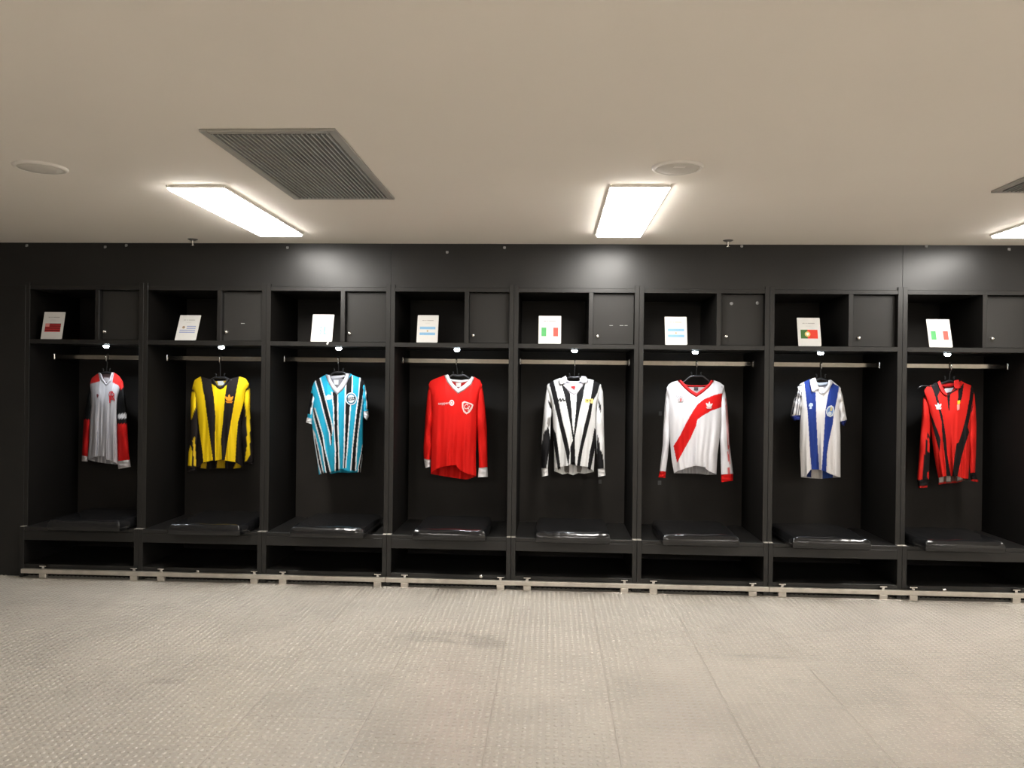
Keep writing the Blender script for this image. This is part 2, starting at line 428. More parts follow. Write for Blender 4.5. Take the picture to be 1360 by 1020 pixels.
# ------------------------------------------------------------------ cards with flags
def slabpoly(name, pts, y0, y1, M, m, parent):
    """polygon in the card plane (x,z), extruded y0..y1, moved by M"""
    n = len(pts)
    v = [M @ Vector((x, y0, z)) for x, z in pts] + [M @ Vector((x, y1, z)) for x, z in pts]
    f = [tuple(range(n)), tuple(range(2 * n - 1, n - 1, -1))] + [(i, n + i, n + (i + 1) % n, (i + 1) % n) for i in range(n)]
    return add(name, [tuple(q) for q in v], f, m, parent)
def rect(x0, x1, z0, z1): return [(x0, z0), (x1, z0), (x1, z1), (x0, z1)]
def disc(cx, cz, r, n=20): return [(cx + r * math.cos(2 * math.pi * i / n), cz + r * math.sin(2 * math.pi * i / n)) for i in range(n)]
CARDS = [(54, 82, 450.3, .045, 'stripes', 'printed card with a red and black striped flag on the locker shelf'),
         (232, 260, 452.3, .088, 'uruguay', 'printed card with a blue and white striped flag and sun on the locker shelf'),
         (412.5, 441, 453.3, .055, 'glare', 'white card with a pale numeral on the shelf above the sky blue striped jersey'),
         (553, 581, 455.2, .055, 'argentina', 'card with a light blue and white flag on the shelf above the plain red jersey'),
         (715, 745, 457.3, .05, 'italy', 'card with a green, white and red flag above the black and white jersey'),
         (883.5, 913, 457.8, .05, 'argentina', 'card with a light blue and white flag above the jersey with red sash'),
         (1060.5, 1091, 459, .05, 'portugal', 'printed card with a green and red flag and emblem on the locker shelf'),
         (1234.5, 1265.5, 460.6, .06, 'italy', 'card with a green, white and red flag above the red and black jersey')]
GREY = flat((120, 118, 116))
for k, (p0, p1, py, lean, fl, label) in enumerate(CARDS):
    y0 = .030
    a, b = at_y(p0, py, y0), at_y(p1, py, y0)
    W = b[0] - a[0]; Hc = .218
    base = Vector(((a[0] + b[0]) / 2, y0, Z_SH1 + .0025))
    M = Matrix.Translation(base) @ Matrix.Rotation(-math.asin(lean / Hc), 4, 'X')
    c = thing('flag_card', label, 'card', base, 'cards on the locker shelves')
    rr = .006
    outl = [(-W / 2, 0), (W / 2 - rr, 0), (W / 2, rr), (W / 2, Hc - rr * .4), (W / 2 - rr * .4, Hc), (-W / 2 + rr * .4, Hc), (-W / 2, Hc - rr * .4)]
    slabpoly('sheet', outl, -.0012, .0012, M, PAPER, c)
    slabpoly('backing', rect(-W / 2 + .001, W / 2 - .001, .001, Hc - .001), .0013, .004, M, BLACKP, c)
    # easel leg: from the upper back down to the shelf
    tz = Hc * .62; tp = M @ Vector((0, .004, tz)); ft = Vector((base.x, tp.y + .075, Z_SH1 + .0015))
    v = []
    for (q, hw) in ((tp, .018), (ft, .026)):
        for sx in (-1, 1):
            for dy in (0, .003): v.append((q.x + sx * hw, q.y + dy, q.z))
    add('easel_leg', v, [(0, 2, 6, 4), (1, 5, 7, 3), (0, 4, 5, 1), (2, 3, 7, 6), (0, 1, 3, 2), (4, 6, 7, 5)], BLACKP, c)
    def pr(name, pts, col, lift=0): return slabpoly(name, pts, -.0020 - lift, -.0011, M, flat(col), c)
    fw, fh = W * .74, .068
    fx0, fx1, fz1 = -fw / 2, fw / 2, Hc * .575; fz0 = fz1 - fh
    if fl == 'stripes':
        n = 8
        for i in range(n):
            z1 = fz1 - i * fh / n
            pr('flag_stripe', rect(fx0, fx1, z1 - fh / n, z1), (92, 20, 22) if i % 2 == 0 else (176, 52, 50))
        pr('flag_canton', rect(fx0, fx0 + fw * .27, fz1 - fh * .38, fz1), (206, 132, 128), .0004)
    elif fl == 'uruguay':
        for i in range(4):
            z1 = fz1 - (i + .1) * fh / 4
            pr('flag_stripe', rect(fx0 + (fw * .42 if i < 2 else 0), fx1, z1 - fh / 8, z1), (140, 150, 186))
        pr('flag_sun', disc(fx0 + fw * .22, fz1 - fh * .2, .011), (150, 128, 106))
    elif fl == 'argentina':
        for z1 in (fz1, fz1 - fh * .68): pr('flag_stripe', rect(fx0, fx1, z1 - fh * .30, z1), (128, 172, 206))
        pr('flag_sun', disc(0, fz1 - fh * .5, .006), (170, 140, 90))
    elif fl == 'italy':
        pr('flag_stripe', rect(fx0, fx0 + fw * .29, fz0, fz1), (84, 165, 100)); pr('flag_stripe', rect(fx1 - fw * .29, fx1, fz0, fz1), (226, 84, 74))
    elif fl == 'portugal':
        pr('flag_field', rect(fx0, fx0 + fw * .4, fz0, fz1), (66, 104, 52)); pr('flag_field', rect(fx0 + fw * .4, fx1, fz0, fz1), (214, 62, 44))
        pr('flag_emblem', disc(fx0 + fw * .4, fz1 - fh * .5, fh * .30), (214, 188, 110), .0004)
        pr('flag_shield', [(fx0 + fw * .4 + q[0] * fh, fz1 - fh * .5 + q[1] * fh) for q in ((-.13, .15), (-.13, -.05), (0, -.18), (.13, -.05), (.13, .15))], (240, 232, 224), .0008)
    else:
        pale = (128, 168, 174)
        t = .0055; zz0, zz1 = Hc * .27, Hc * .545; zm = (zz0 + zz1) / 2
        # the figure 3
        pr('numeral', [(-.041, zz1), (-.006, zz1), (-.006, zz1 - .004), (-.012, zm + .003), (-.006, zm - .004), (-.006, zz0), (-.041, zz0), (-.041, zz0 + t), (-.014, zz0 + t), (-.014, zm - .006), (-.020, zm), (-.020, zm + .004), (-.014, zm + .010), (-.014, zz1 - t), (-.041, zz1 - t)], pale)
        # the stroke beside it
        pr('numeral', [(.012, zz1), (.024, zz1), (.024, zm), (.018, zz0 + .012), (.040, zz0 + .003), (.040, zz0), (.012, zz0)], pale)
        for (x, z) in ((-.056, zz1 - .018), (-.056, zz0 + .02), (.055, zz1 - .018)): pr('dot', rect(x - .003, x + .003, z - .003, z + .003), pale)
    if fl != 'glare':
        # two illegible lines of small print
        x = -W * .27
        for wd in (.10, .06, .30):
            pr('print_line', rect(x, x + W * wd, Hc * .795, Hc * .815), (150, 148, 144)); x += W * (wd + .035)
        pr('print_line', rect(-W * .12, W * .10, Hc * .700, Hc * .712), (188, 186, 182))
    if k == 2:
        p = at_y(435.3, 455.6, 0)
        t_ = slabpoly('price_tag', rect(-.007, .007, -.013, .010), -.0008, 0, Matrix.Translation(Vector((p[0], -.0005, p[2]))) @ Matrix.Rotation(.5, 4, 'Y'), PAPER, None)
        t_.name = 'paper_tag'; tag(t_, 'tiny white paper tag stuck on the shelf edge under the pale numeral card', 'tag')

# ------------------------------------------------------------------ floor rail
RY = at_z(765, 787)[1]
rx0, rx1 = at_y(27, 765, RY)[0], X_END + .3
fr = thing('floor_rail', 'low aluminium rail on small feet running along the floor before the lockers', 'rail', (rx0, RY, 0))
zb0, zb1 = at_y(765, 780, RY)[2], at_y(765, 773.6, RY)[2]
cut = [rx0] + [DIVX[i] for i in (3, 6)] + [rx1]
for a, b in zip(cut[:-1], cut[1:]): box('bar', a + .0006, b - .0006, RY, RY + .03, zb0, zb1, ALU, fr, .005, 2)
box('base_strip', rx0, rx1, RY - .004, RY + .04, .0034, .0068, ALU, fr, .001)
FEET = [56, 177, 213, 337, 375, 501, 537, 664.5, 700, 829.4, 868, 1000, 1039.5, 1174, 1214, 1351]
for fx in FEET:
    X = at_y(fx, 775, RY)[0]
    ft = box('foot', X - .028, X + .028, RY + .001, RY + .028, .0065, zb0 + .001, ALU, fr, .002)
    cl = box('clamp', X - .010, X + .010, RY + .006, RY + .024, zb1 - .001, zb1 + .018, STEEL, fr, .002)
    box('clamp_head', X - .026, X + .026, RY + .002, RY + .028, zb1 + .0175, zb1 + .027, STEEL, cl, .003, 2)

# ------------------------------------------------------------------ ceiling fixtures
def ceiling_light(x0, x1, y0, y1, label):
    t = thing('ceiling_light', label, 'ceiling light', ((x0 + x1) / 2, (y0 + y1) / 2, H), 'ceiling light panels')
    fr_ = .009
    bm = bmesh.new()
    bx(bm, x0, x0 + fr_, y0, y1, H - .016, H - .0005, .002, 1); bx(bm, x1 - fr_, x1, y0, y1, H - .016, H - .0005, .002, 1)
    bx(bm, x0 + fr_, x1 - fr_, y0, y0 + fr_, H - .016, H - .0005, .002, 1); bx(bm, x0 + fr_, x1 - fr_, y1 - fr_, y1, H - .016, H - .0005, .002, 1)
    addbm('frame', bm, WHITEP, t)
    bm = bmesh.new(); bx(bm, x0 + fr_, x1 - fr_, y0 + fr_, y1 - fr_, H - .030, H - .001)
    es = [e for e in bm.edges if all(v.co.z < H - .02 for v in e.verts)]
    bmesh.ops.bevel(bm, geom=es, offset=.010, segments=2, affect='EDGES', profile=.5)
    addbm('diffuser', bm, DIFF, t)
ZL = H - .03
n1, f1 = at_z(221, 252.5, ZL), at_z(400, 311.5, ZL); n1r = at_z(296, 252.5, ZL)
n2, f2 = at_z(808, 252.5, ZL), at_z(857, 319, ZL); n2r = at_z(893, 252.5, ZL)
LW = .5 * ((n1r[0] - n1[0]) + (n2r[0] - n2[0]))
ly0 = .5 * (n1[1] + n2[1]); ly1 = .5 * (f1[1] + f2[1])
c1 = .5 * (n1[0] + n1r[0]); c2 = .5 * (n2[0] + n2r[0])
f3 = at_z(1317, 316, ZL); c3 = f3[0] + LW / 2
LAB = ['ceiling light panel above the yellow and black jersey', 'ceiling light panel above the black and white jersey', 'ceiling light panel above the red and black jersey']
for c_, lb in zip((c1, c2, c3), LAB): ceiling_light(c_ - LW / 2, c_ + LW / 2, ly0, ly1, lb)
dxl = c2 - c1
ceiling_light(c3 + dxl - LW / 2, c3 + dxl + LW / 2, ly0, ly1, 'ceiling light panel beyond the last locker')
for BACK_Y in (ly0 - 5.2, ly0 - 7.9):  # two unseen rows of panels, added to light the room evenly
    for c_ in (c1, c2, c3, c3 + dxl):
        ceiling_light(c_ - LW / 2, c_ + LW / 2, BACK_Y, BACK_Y + (ly1 - ly0), 'added unseen ceiling light panel over the open floor away from the lockers')

def vent(x0, x1, y0, y1, label):
    t = thing('ceiling_vent', label, 'air vent', ((x0 + x1) / 2, (y0 + y1) / 2, H), 'ceiling air vents')
    b = .035
    bm = bmesh.new()
    for q in ((x0, x0 + b, y0, y1), (x1 - b, x1, y0, y1), (x0 + b, x1 - b, y0, y0 + b), (x0 + b, x1 - b, y1 - b, y1)): bx(bm, *q, H - .012, H - .0005, .002, 1)
    addbm('frame', bm, VENTF, t)
    box('void_shade', x0 + b, x1 - b, y0 + b, y1 - b, H - .0025, H - .0008, DARKV, t, 0)  # near-black sheet standing in for the shade behind the slats
    n = 24; sp = (x1 - x0 - 2 * b) / n
    for i in range(n):
        xc = x0 + b + (i + .5) * sp
        bm = bmesh.new(); bx(bm, -.0034, .0034, y0 + b, y1 - b, -.006, .006)
        for v in bm.verts:
            v.co.x += v.co.z * .25
            v.co = Vector((v.co.x + xc, v.co.y, v.co.z + H - .0095))
        addbm('slat', bm, VENTM, t)
    box('cross_bar', x0 + b, x1 - b, (y0 + y1) / 2 - .008, (y0 + y1) / 2 + .008, H - .0035, H - .0026, VENTM, t, 0)
v00, v10, v11, v01 = at_z(262, 169, H), at_z(449, 172, H), at_z(524, 264, H), at_z(388, 261, H)
vx0, vx1 = .5 * (v00[0] + v01[0]), .5 * (v10[0] + v11[0]); vy0, vy1 = .5 * (v00[1] + v10[1]), .5 * (v01[1] + v11[1])
vent(vx0, vx1, vy0, vy1, 'grey slatted air vent in the ceiling between the two round speakers')
p = at_z(1316, 253.5, H)
vent(p[0], p[0] + (vx1 - vx0), p[1] - (vy1 - vy0), p[1], 'grey slatted air vent above the red and black jersey, cut by the frame')

def speaker(px, py, label):
    p = at_z(px, py, H)
    t = thing('ceiling_speaker', label, 'speaker', (p[0], p[1], H), 'round ceiling speakers')
    r = .122
    lathe('rim', (p[0], p[1], H - .0005), [(r, 0), (r, -.005), (r * .95, -.011), (r * .86, -.012), (r * .84, -.006)], WHITEP, t, 40)
    gr = lathe('grille', (p[0], p[1], H - .007), [(r * .845, 0), (r * .83, -.004), (r * .5, -.009), (r * .2, -.011)], GRILLE, t, 40)
    if px > 500: box('grille_glint', p[0] - .028, p[0] + .028, p[1] - .062, p[1] - .044, H - .0175, H - .013, WHITEP, gr, .001)  # white plate standing in for a reflection on the grille
speaker(54, 221.5, 'round ceiling speaker beside the wide vent, over the dim end of the lockers')
speaker(900, 221.5, 'round ceiling speaker near the light panel above the black and white jersey')

def sprinkler(px, py, label):
    p = at_z(px, py, H)
    t = thing('sprinkler', label, 'sprinkler', (p[0], p[1], H), 'ceiling sprinklers')
    lathe('escutcheon', (p[0], p[1], H - .0005), [(.036, 0), (.036, -.003), (.022, -.010), (.016, -.012)], mat('tarnished_metal', (.20, .19, .18), .4, metal=.8), t, 20)
    lathe('stem', (p[0], p[1], H - .012), [(.009, 0), (.009, -.020), (.006, -.022), (.006, -.034)], STEEL, t, 12)
    lathe('deflector', (p[0], p[1], H - .046), [(.006, 0), (.014, -.001), (.014, -.003), (.004, -.006)], STEEL, t, 12)
sprinkler(256, 317.5, 'small pendent sprinkler near the light panel above the yellow jersey')
sprinkler(967, 319, 'small pendent sprinkler above the jersey with red sash')
for (px, py) in ((36, 326), (140, 328), (168, 325.8), (382, 329), (594, 335), (670, 329), (985, 327), (1230, 327), (1340, 331)):
    p = at_y(px, py, .011)
    if px < 40: p = at_y(px, py, .011)
    bm = bmesh.new(); bx(bm, p[0] - .010, p[0] + .010, .004, .0115, p[2] - .009, p[2] + .009, .003, 1)
    bx(bm, p[0] - .004, p[0] + .004, -.006, .005, p[2] - .012, p[2] - .004, .002, 1)
    tag(addbm('cable_clip', bm, mat('grey_clip', (.34, .34, .34), .5), None), 'tiny grey ceiling clip above the ' + JN[min(7, max(0, sum(p[0] > d for d in DIVX) - 1))], 'clip', 'clips under the ceiling')

# ------------------------------------------------------------------ jerseys
def inpoly(x, y, P):
    P = np.asarray(P, float); r = np.zeros(x.shape, bool)
    n = len(P)
    for i in range(n):
        x1, y1 = P[i]; x2, y2 = P[(i + 1) % n]
        if y1 == y2: continue
        c = ((y1 > y) != (y2 > y)) & (x < (x2 - x1) * (y - y1) / (y2 - y1) + x1)
        r ^= c
    return r
def resample(P, n):
    P = np.asarray(P, float); d = np.r_[0, np.cumsum(np.hypot(*np.diff(P, axis=0).T))]
    t = np.linspace(0, d[-1], n)
    return np.c_[np.interp(t, d, P[:, 0]), np.interp(t, d, P[:, 1])]
def smooth01(t): t = np.clip(t, 0, 1); return t * t * (3 - 2 * t)

DYE = 0.72                                  # cloth is less reflective than its printed colour value
def dyed(rgb): return flat(tuple(int(round(v * DYE ** (1 / 2.2))) for v in rgb))

class Jersey:
    def __init__(s, label, group, hook, org, scale, theta, T=.05):
        s.org, s.sc = np.array(org, float), scale
        s.th = math.radians(theta); s.T = T
        h = at_y(hook[0], hook[1], ROD_Y); s.P0 = np.array([h[0], ROD_Y, 0])
        s.n = np.array([-math.sin(s.th), -math.cos(s.th), 0.0])
        s.label, s.group = label, group
        s.seed = org[0] * .37
    def W(s, zx, zy, d):
        """zoom-crop coordinates + offset towards the viewer -> world"""
        zx, zy, d = np.broadcast_arrays(np.asarray(zx, float), np.asarray(zy, float), np.asarray(d, float))
        px = s.org[0] + zx / s.sc; py = s.org[1] + zy / s.sc
        D = (px[..., None] - CX) / F_PX * RGT - (py[..., None] - CY) / F_PX * UPV + FWD
        t = (d + (s.P0 - CAM) @ s.n) / (D @ s.n)
        return CAM + D * t[..., None]
    def setup(s, top, left, right, hemF, hemB, neck, base, polys, backpolys=(), neckback=None):
        A = lambda p: np.asarray(p, float)
        s.top, s.left, s.right, s.hemF, s.hemB = map(A, (top, left, right, hemF, hemB))
        s.neck = neck; s.base = lin(base); s.polys = polys; s.backpolys = backpolys
        tb = [p for p in top if not (neck[0] < p[0] < neck[1])]
        yl = np.interp(neck[0], s.top[:, 0], s.top[:, 1]); yr = np.interp(neck[1], s.top[:, 0], s.top[:, 1])
        m = (neck[0] + neck[1]) / 2; dip = neckback if neckback is not None else 22
        tb += [(neck[0], yl), (m - (m - neck[0]) * .5, (yl + yr) / 2 + dip), (m + (neck[1] - m) * .5, (yl + yr) / 2 + dip), (neck[1], yr)]
        s.topB = A(sorted(tb))
        lo = min(s.topB[:, 1].min(), s.top[:, 1].min())
        z = s.W(s.org[0] * 0 + (s.left[0, 0] + s.right[0, 0]) / 2, s.hemB[:, 1].max(), 0)
        s.root = thing('jersey', s.label, 'jersey', (s.P0[0], ROD_Y, float(z[2])), s.group)
    def grid(s, S, V, front):
        top = s.top if front else s.topB; hem = s.hemF if front else s.hemB
        x0, x1 = s.left[0, 0], s.right[0, 0]; b0, b1 = s.left[-1, 0], s.right[-1, 0]
        yt = np.interp(x0 + (x1 - x0) * S, top[:, 0], top[:, 1]); yb = np.interp(b0 + (b1 - b0) * S, hem[:, 0], hem[:, 1])
        y = yt + (yb - yt) * V
        xl = np.interp(y, s.left[:, 1], s.left[:, 0]); xr = np.interp(y, s.right[:, 1], s.right[:, 0])
        return xl + (xr - xl) * S, y
    def depth(s, S, V, front):
        e = np.sqrt(np.clip(1 - np.abs(2 * S - 1) ** 3, 0, 1))
        x0, x1 = s.left[0, 0], s.right[0, 0]
        X = x0 + (x1 - x0) * S
        a, b = s.neck
        k = .62 * np.clip(1 - np.abs((X - (a + b) / 2) / ((b - a) / 2)) ** 2, 0, 1) ** .5
        rise = k + (1 - k) * smooth01(V / .30) ** .55
        d = s.T * e * rise
        q = s.seed
        am = .013 * smooth01((V - .12) / .8) * np.sin(math.pi * np.clip(S, 0, 1)) ** .5
        d = d + am * (np.sin(17 * S + q + 1.5 * V) + .6 * np.sin(31 * S + 2.1 * q - 2 * V) + .35 * np.sin(53 * S + q * 3 + V * 3))
        d = d + .004 * np.sin(9 * V + 5 * S + q) * smooth01(V / .3) * e
        return d if front else -.75 * d
    def inv(s, zx, zy):
        xl = np.interp(zy, s.left[:, 1], s.left[:, 0]); xr = np.interp(zy, s.right[:, 1], s.right[:, 0])
        S = np.clip((zx - xl) / (xr - xl), 0, 1)
        x0, x1 = s.left[0, 0], s.right[0, 0]; b0, b1 = s.left[-1, 0], s.right[-1, 0]
        yt = np.interp(x0 + (x1 - x0) * S, s.top[:, 0], s.top[:, 1]); yb = np.interp(b0 + (b1 - b0) * S, s.hemF[:, 0], s.hemF[:, 1])
        return S, np.clip((zy - yt) / (yb - yt), 0, 1)
    def dfront(s, zx, zy): return s.depth(*s.inv(zx, zy), True)
    def paint(s, x, y, polys, base):
        c = np.zeros(x.shape + (4,)); c[..., :3] = base; c[..., 3] = 1
        for P, rgb in polys: c[inpoly(x, y, P), :3] = lin(rgb)
        c[..., :3] *= DYE
        return c.reshape(-1, 4)
    def emit(s, name, V, F, C):
        o = add(name, V, F, CLOTH, s.root, True)
        at = o.data.attributes.new('dye', 'FLOAT_COLOR', 'POINT'); at.data.foreach_set('color', np.asarray(C, np.float32).ravel())
        return o
    def torso(s):
        NU, NV = 110, 150
        V, F, C = [], [], []; off = 0
        for front, nu, nv in ((True, NU, NV), (False, NU, 80)):
            S, VV = np.meshgrid(np.linspace(0, 1, nu), np.linspace(0, 1, nv))
            x, y = s.grid(S, VV, front)
            P = s.W(x, y, s.depth(S, VV, front))
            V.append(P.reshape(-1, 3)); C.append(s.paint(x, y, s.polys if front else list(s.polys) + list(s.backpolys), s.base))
            i = np.arange(nu * nv).reshape(nv, nu) + off
            q = np.stack([i[:-1, :-1], i[:-1, 1:], i[1:, 1:], i[1:, :-1]], -1).reshape(-1, 4)
            F += (q if not front else q[:, ::-1]).tolist(); off += nu * nv
        return s.emit('torso', np.concatenate(V), F, np.concatenate(C))
    def tubeseg(s, name, outer, inner, thick, d0, base, polys, n=60, m=28, t0=1.0, ribs=0, parent=None):
        O, I = resample(outer, n), resample(inner, n)
        t = np.linspace(0, 1, n)[:, None]; ph = np.linspace(0, 2 * math.pi, m, endpoint=False)[None, :]
        mid, half = (O + I) / 2, (O - I) / 2
        x = mid[:, :1] + half[:, :1] * np.cos(ph); y = mid[:, 1:] + half[:, 1:] * np.cos(ph)
        th = thick * (t0 + (1 - t0) * smooth01(t / .3))
        d = d0 + th * np.sin(ph) * (1 + .18 * np.sin(11 * t + s.seed + 2 * ph)) + .004 * np.sin(19 * t + s.seed)
        if ribs: d = d + .0015 * np.sin(ribs * ph)
        P = s.W(x, y, d).reshape(-1, 3)
        i = np.arange(n * m).reshape(n, m); j = np.roll(i, -1, 1)
        F = np.stack([i[:-1], j[:-1], j[1:], i[1:]], -1).reshape(-1, 4).tolist()
        F.append(list(range(m)))
        return s.emit(name, P, F, s.paint(np.broadcast_to(x, (n, m)), np.broadcast_to(y, (n, m)), polys, lin(base)))
    def sleeve(s, outer, inner, base, polys=(), cuff=None, cuffcol=(240, 240, 240), cuffpolys=(), d0=-.022, thick=.036, t0=.5):
        s.tubeseg('sleeve', outer, inner, thick, d0, base, polys, t0=t0)
        if cuff: s.tubeseg('cuff', cuff[0], cuff[1], thick * .92, d0 + .002, cuffcol, cuffpolys, n=8, ribs=9)
    def band(s, name, A, B, d, rgb, thick=.006, n=60, conform=True, m=None):
        """strip between polylines A and B lying on the front (or at depth d)"""
        A, B = resample(A, n), resample(B, n); K = 5
        w_ = np.linspace(0, 1, K)[None, :]
        x = A[:, :1] * (1 - w_) + B[:, :1] * w_; y = A[:, 1:] * (1 - w_) + B[:, 1:] * w_
        dd = (s.dfront(x, y) if conform else 0) + d
        bul = thick * np.sin(math.pi * w_)
        Pf = s.W(x, y, dd + bul).reshape(-1, 3); Pb = s.W(x, y, dd - .002 - 0 * bul).reshape(-1, 3)
        i = np.arange(n * K).reshape(n, K); o = n * K
        F = np.stack([i[:-1, :-1], i[:-1, 1:], i[1:, 1:], i[1:, :-1]], -1).reshape(-1, 4).tolist()
        F += [[q + o for q in f[::-1]] for f in F]
        F += [[i[a, 0], i[a + 1, 0], o + i[a + 1, 0], o + i[a, 0]] for a in range(n - 1)] + [[i[a, K - 1], o + i[a, K - 1], o + i[a + 1, K - 1], i[a + 1, K - 1]] for a in range(n - 1)]
        return add(name, np.concatenate([Pf, Pb]), F, m or dyed(rgb), s.root, True)
    def patch(s, name, poly, rgb, lift=.004, thick=.0015, parent=None, conform=True, d=0.0, grid=None, smooth=False):
        """thin piece of cloth or print with the given outline, lying on the torso front"""
        P = np.asarray(poly, float)
        pts = [Vector(p) for p in P]; n = len(pts)
        if grid:
            gx, gy = np.meshgrid(np.arange(P[:, 0].min() + grid / 2, P[:, 0].max(), grid), np.arange(P[:, 1].min() + grid / 2, P[:, 1].max(), grid))
            k = inpoly(gx, gy, P)
            pts += [Vector(q) for q in np.c_[gx[k], gy[k]]]
        vs, _, fs, _, _, _ = delaunay_2d_cdt(pts, [], [list(range(n))], 1, 1e-4)
        A = np.array([tuple(v) for v in vs])
        dd = (s.dfront(A[:, 0], A[:, 1]) if conform else 0) + d + lift
        Pf = s.W(A[:, 0], A[:, 1], dd); Pb = s.W(A[:, 0], A[:, 1], dd - thick)
        o = len(A); F = [list(f) for f in fs]
        cnt = {}
        for f in F:
            for a, b in zip(f, f[1:] + f[:1]): cnt[(a, b)] = 1
        edges = [(a, b) for (a, b) in cnt if (b, a) not in cnt]
        F2 = F + [[q + o for q in f[::-1]] for f in F] + [[b, a, a + o, b + o] for a, b in edges]
        return add(name, np.concatenate([Pf, Pb]), F2, dyed(rgb), parent or s.root, smooth)
    def ell(s, cx, cy, rx, ry, n=20, rot=0.0):
        t = np.linspace(0, 2 * math.pi, n, endpoint=False); c, q = math.cos(rot), math.sin(rot)
        X, Y = rx * np.cos(t), ry * np.sin(t)
        return np.c_[cx + X * c - Y * q, cy + X * q + Y * c]
    def trefoil(s, cx, cy, r, rgb, rot=0.0):
        """three leaves over three short bars"""
        def leaf(a, L, wd):
            t = np.linspace(0, 1, 9); wv = wd * np.sin(math.pi * t ** .8)
            up = np.c_[np.r_[-wv, wv[::-1][1:-1]], -np.r_[t, t[::-1][1:-1]] * L]
            c, q = math.cos(a + rot), math.sin(a + rot)
            return np.c_[cx + up[:, 0] * c - up[:, 1] * q, cy + .45 * r + up[:, 0] * q + up[:, 1] * c]
        lg = s.patch('brand_logo', leaf(0, 1.5 * r, .30 * r), rgb)
        for a in (-.75, .75): s.patch('leaf', leaf(a, 1.4 * r, .32 * r), rgb, parent=lg)
        for k in range(2):
            y = cy + (.58 + .26 * k) * r; h = .09 * r; w_ = (.78 - .16 * k) * r
            s.patch('bar', [(cx - w_, y - h), (cx + w_, y - h), (cx + w_, y + h), (cx - w_, y + h)], rgb, parent=lg)
    def text(s, name, txt, cx, cy, wd, ht, rgb, rot=0.0, parent=None, lift=.0045):
        cu = bpy.data.curves.new('tmp', 'FONT'); cu.body = txt; cu.align_x = 'CENTER'; cu.align_y = 'CENTER'; cu.resolution_u = 2
        ob = bpy.data.objects.new('tmp', cu); COL.objects.link(ob)
        bpy.context.view_layer.update()
        me = ob.evaluated_get(bpy.context.evaluated_depsgraph_get()).to_mesh()
        A = np.array([tuple(v.co)[:2] for v in me.vertices]); F = [list(p.vertices) for p in me.polygons]
        ob.evaluated_get(bpy.context.evaluated_depsgraph_get()).to_mesh_clear()
        bpy.data.objects.remove(ob); bpy.data.curves.remove(cu)
        lo, hi = A.min(0), A.max(0); A = (A - (lo + hi) / 2) / (hi - lo) * [wd, -ht]
        c, q = math.cos(rot), math.sin(rot)
        X, Y = cx + A[:, 0] * c - A[:, 1] * q, cy + A[:, 0] * q + A[:, 1] * c
        P = s.W(X, Y, s.dfront(X, Y) + lift)
        return add(name, P, F, dyed(rgb), parent or s.root)
    def tag_(s, poly, rgb=(235, 235, 235)): return s.patch('size_label', poly, rgb, conform=False, d=-.022, lift=.0)
    def hanger(s, neckpt, armL, armR, label, notch=True):
        """black hanger: hook over the rail, stem, shoulder arms in the jersey plane"""
        base = s.W(neckpt[0], neckpt[1], 0); hk = s.P0
        r_ = thing('coat_hanger', label, 'hanger', (hk[0], ROD_Y, float(base[2])), 'black coat hangers on the rails')
        a = np.array([math.cos(s.th), -math.sin(s.th), 0])
        zt = Z_ROD + .002; rr = .0245
        path = []
        for an in np.linspace(math.radians(-35), math.radians(200), 14):
            path.append((hk[0], ROD_Y - rr * math.cos(an), zt + rr * math.sin(an)))
        path = path[::-1]  # start at the stem side
        x0, y0, z0 = path[-1]
        stem = [(float(base[0]), float(base[1]), float(base[2]) - .005), (float(base[0]) * .5 + hk[0] * .5, ROD_Y, float(base[2]) + .05), (hk[0], ROD_Y - .004, Z_ROD - .045), (hk[0], ROD_Y - .02, Z_ROD - .03)]
        tube('stem', stem, .0034, BLACKP, r_, 8); tube('hook', [stem[-1]] + path[::-1], .0048, STEEL, r_, 10)
        L = [tuple(s.W(x, y + 6 + min(20, i * 14), .0)) for i, (x, y) in enumerate(armL)]; R = [tuple(s.W(x, y + 6 + min(20, i * 14), .0)) for i, (x, y) in enumerate(armR)]
        full = L[::-1] + [tuple(base)] + R
        fp = np.array(full); d = np.r_[0, np.cumsum(np.linalg.norm(np.diff(fp, axis=0), axis=1))]; tt = np.linspace(0, d[-1], 30)
        fp = np.c_[[np.interp(tt, d, fp[:, i]) for i in range(3)]].T
        tube('shoulder_bar', [tuple(q) for q in fp], [.0042 + .0036 * math.exp(-((i - 14.5) / 6) ** 2) for i in range(30)], BLACKP, r_, 10)
        for sg in (-1, 1):
            q = base + a * sg * .035 + np.array([0, 0, .004])
            tube('peg', [tuple(q), tuple(q + np.array([0, 0, .022])), tuple(q + a * sg * .006 + np.array([0, 0, .028]))], .0045, BLACKP, r_, 8)

G = 'football jerseys hanging in the lockers'
WHT, BLK, RED, INK = (232, 230, 230), (20, 18, 18), (222, 22, 18), (13, 13, 13)
SC1 = 907 / 160.0

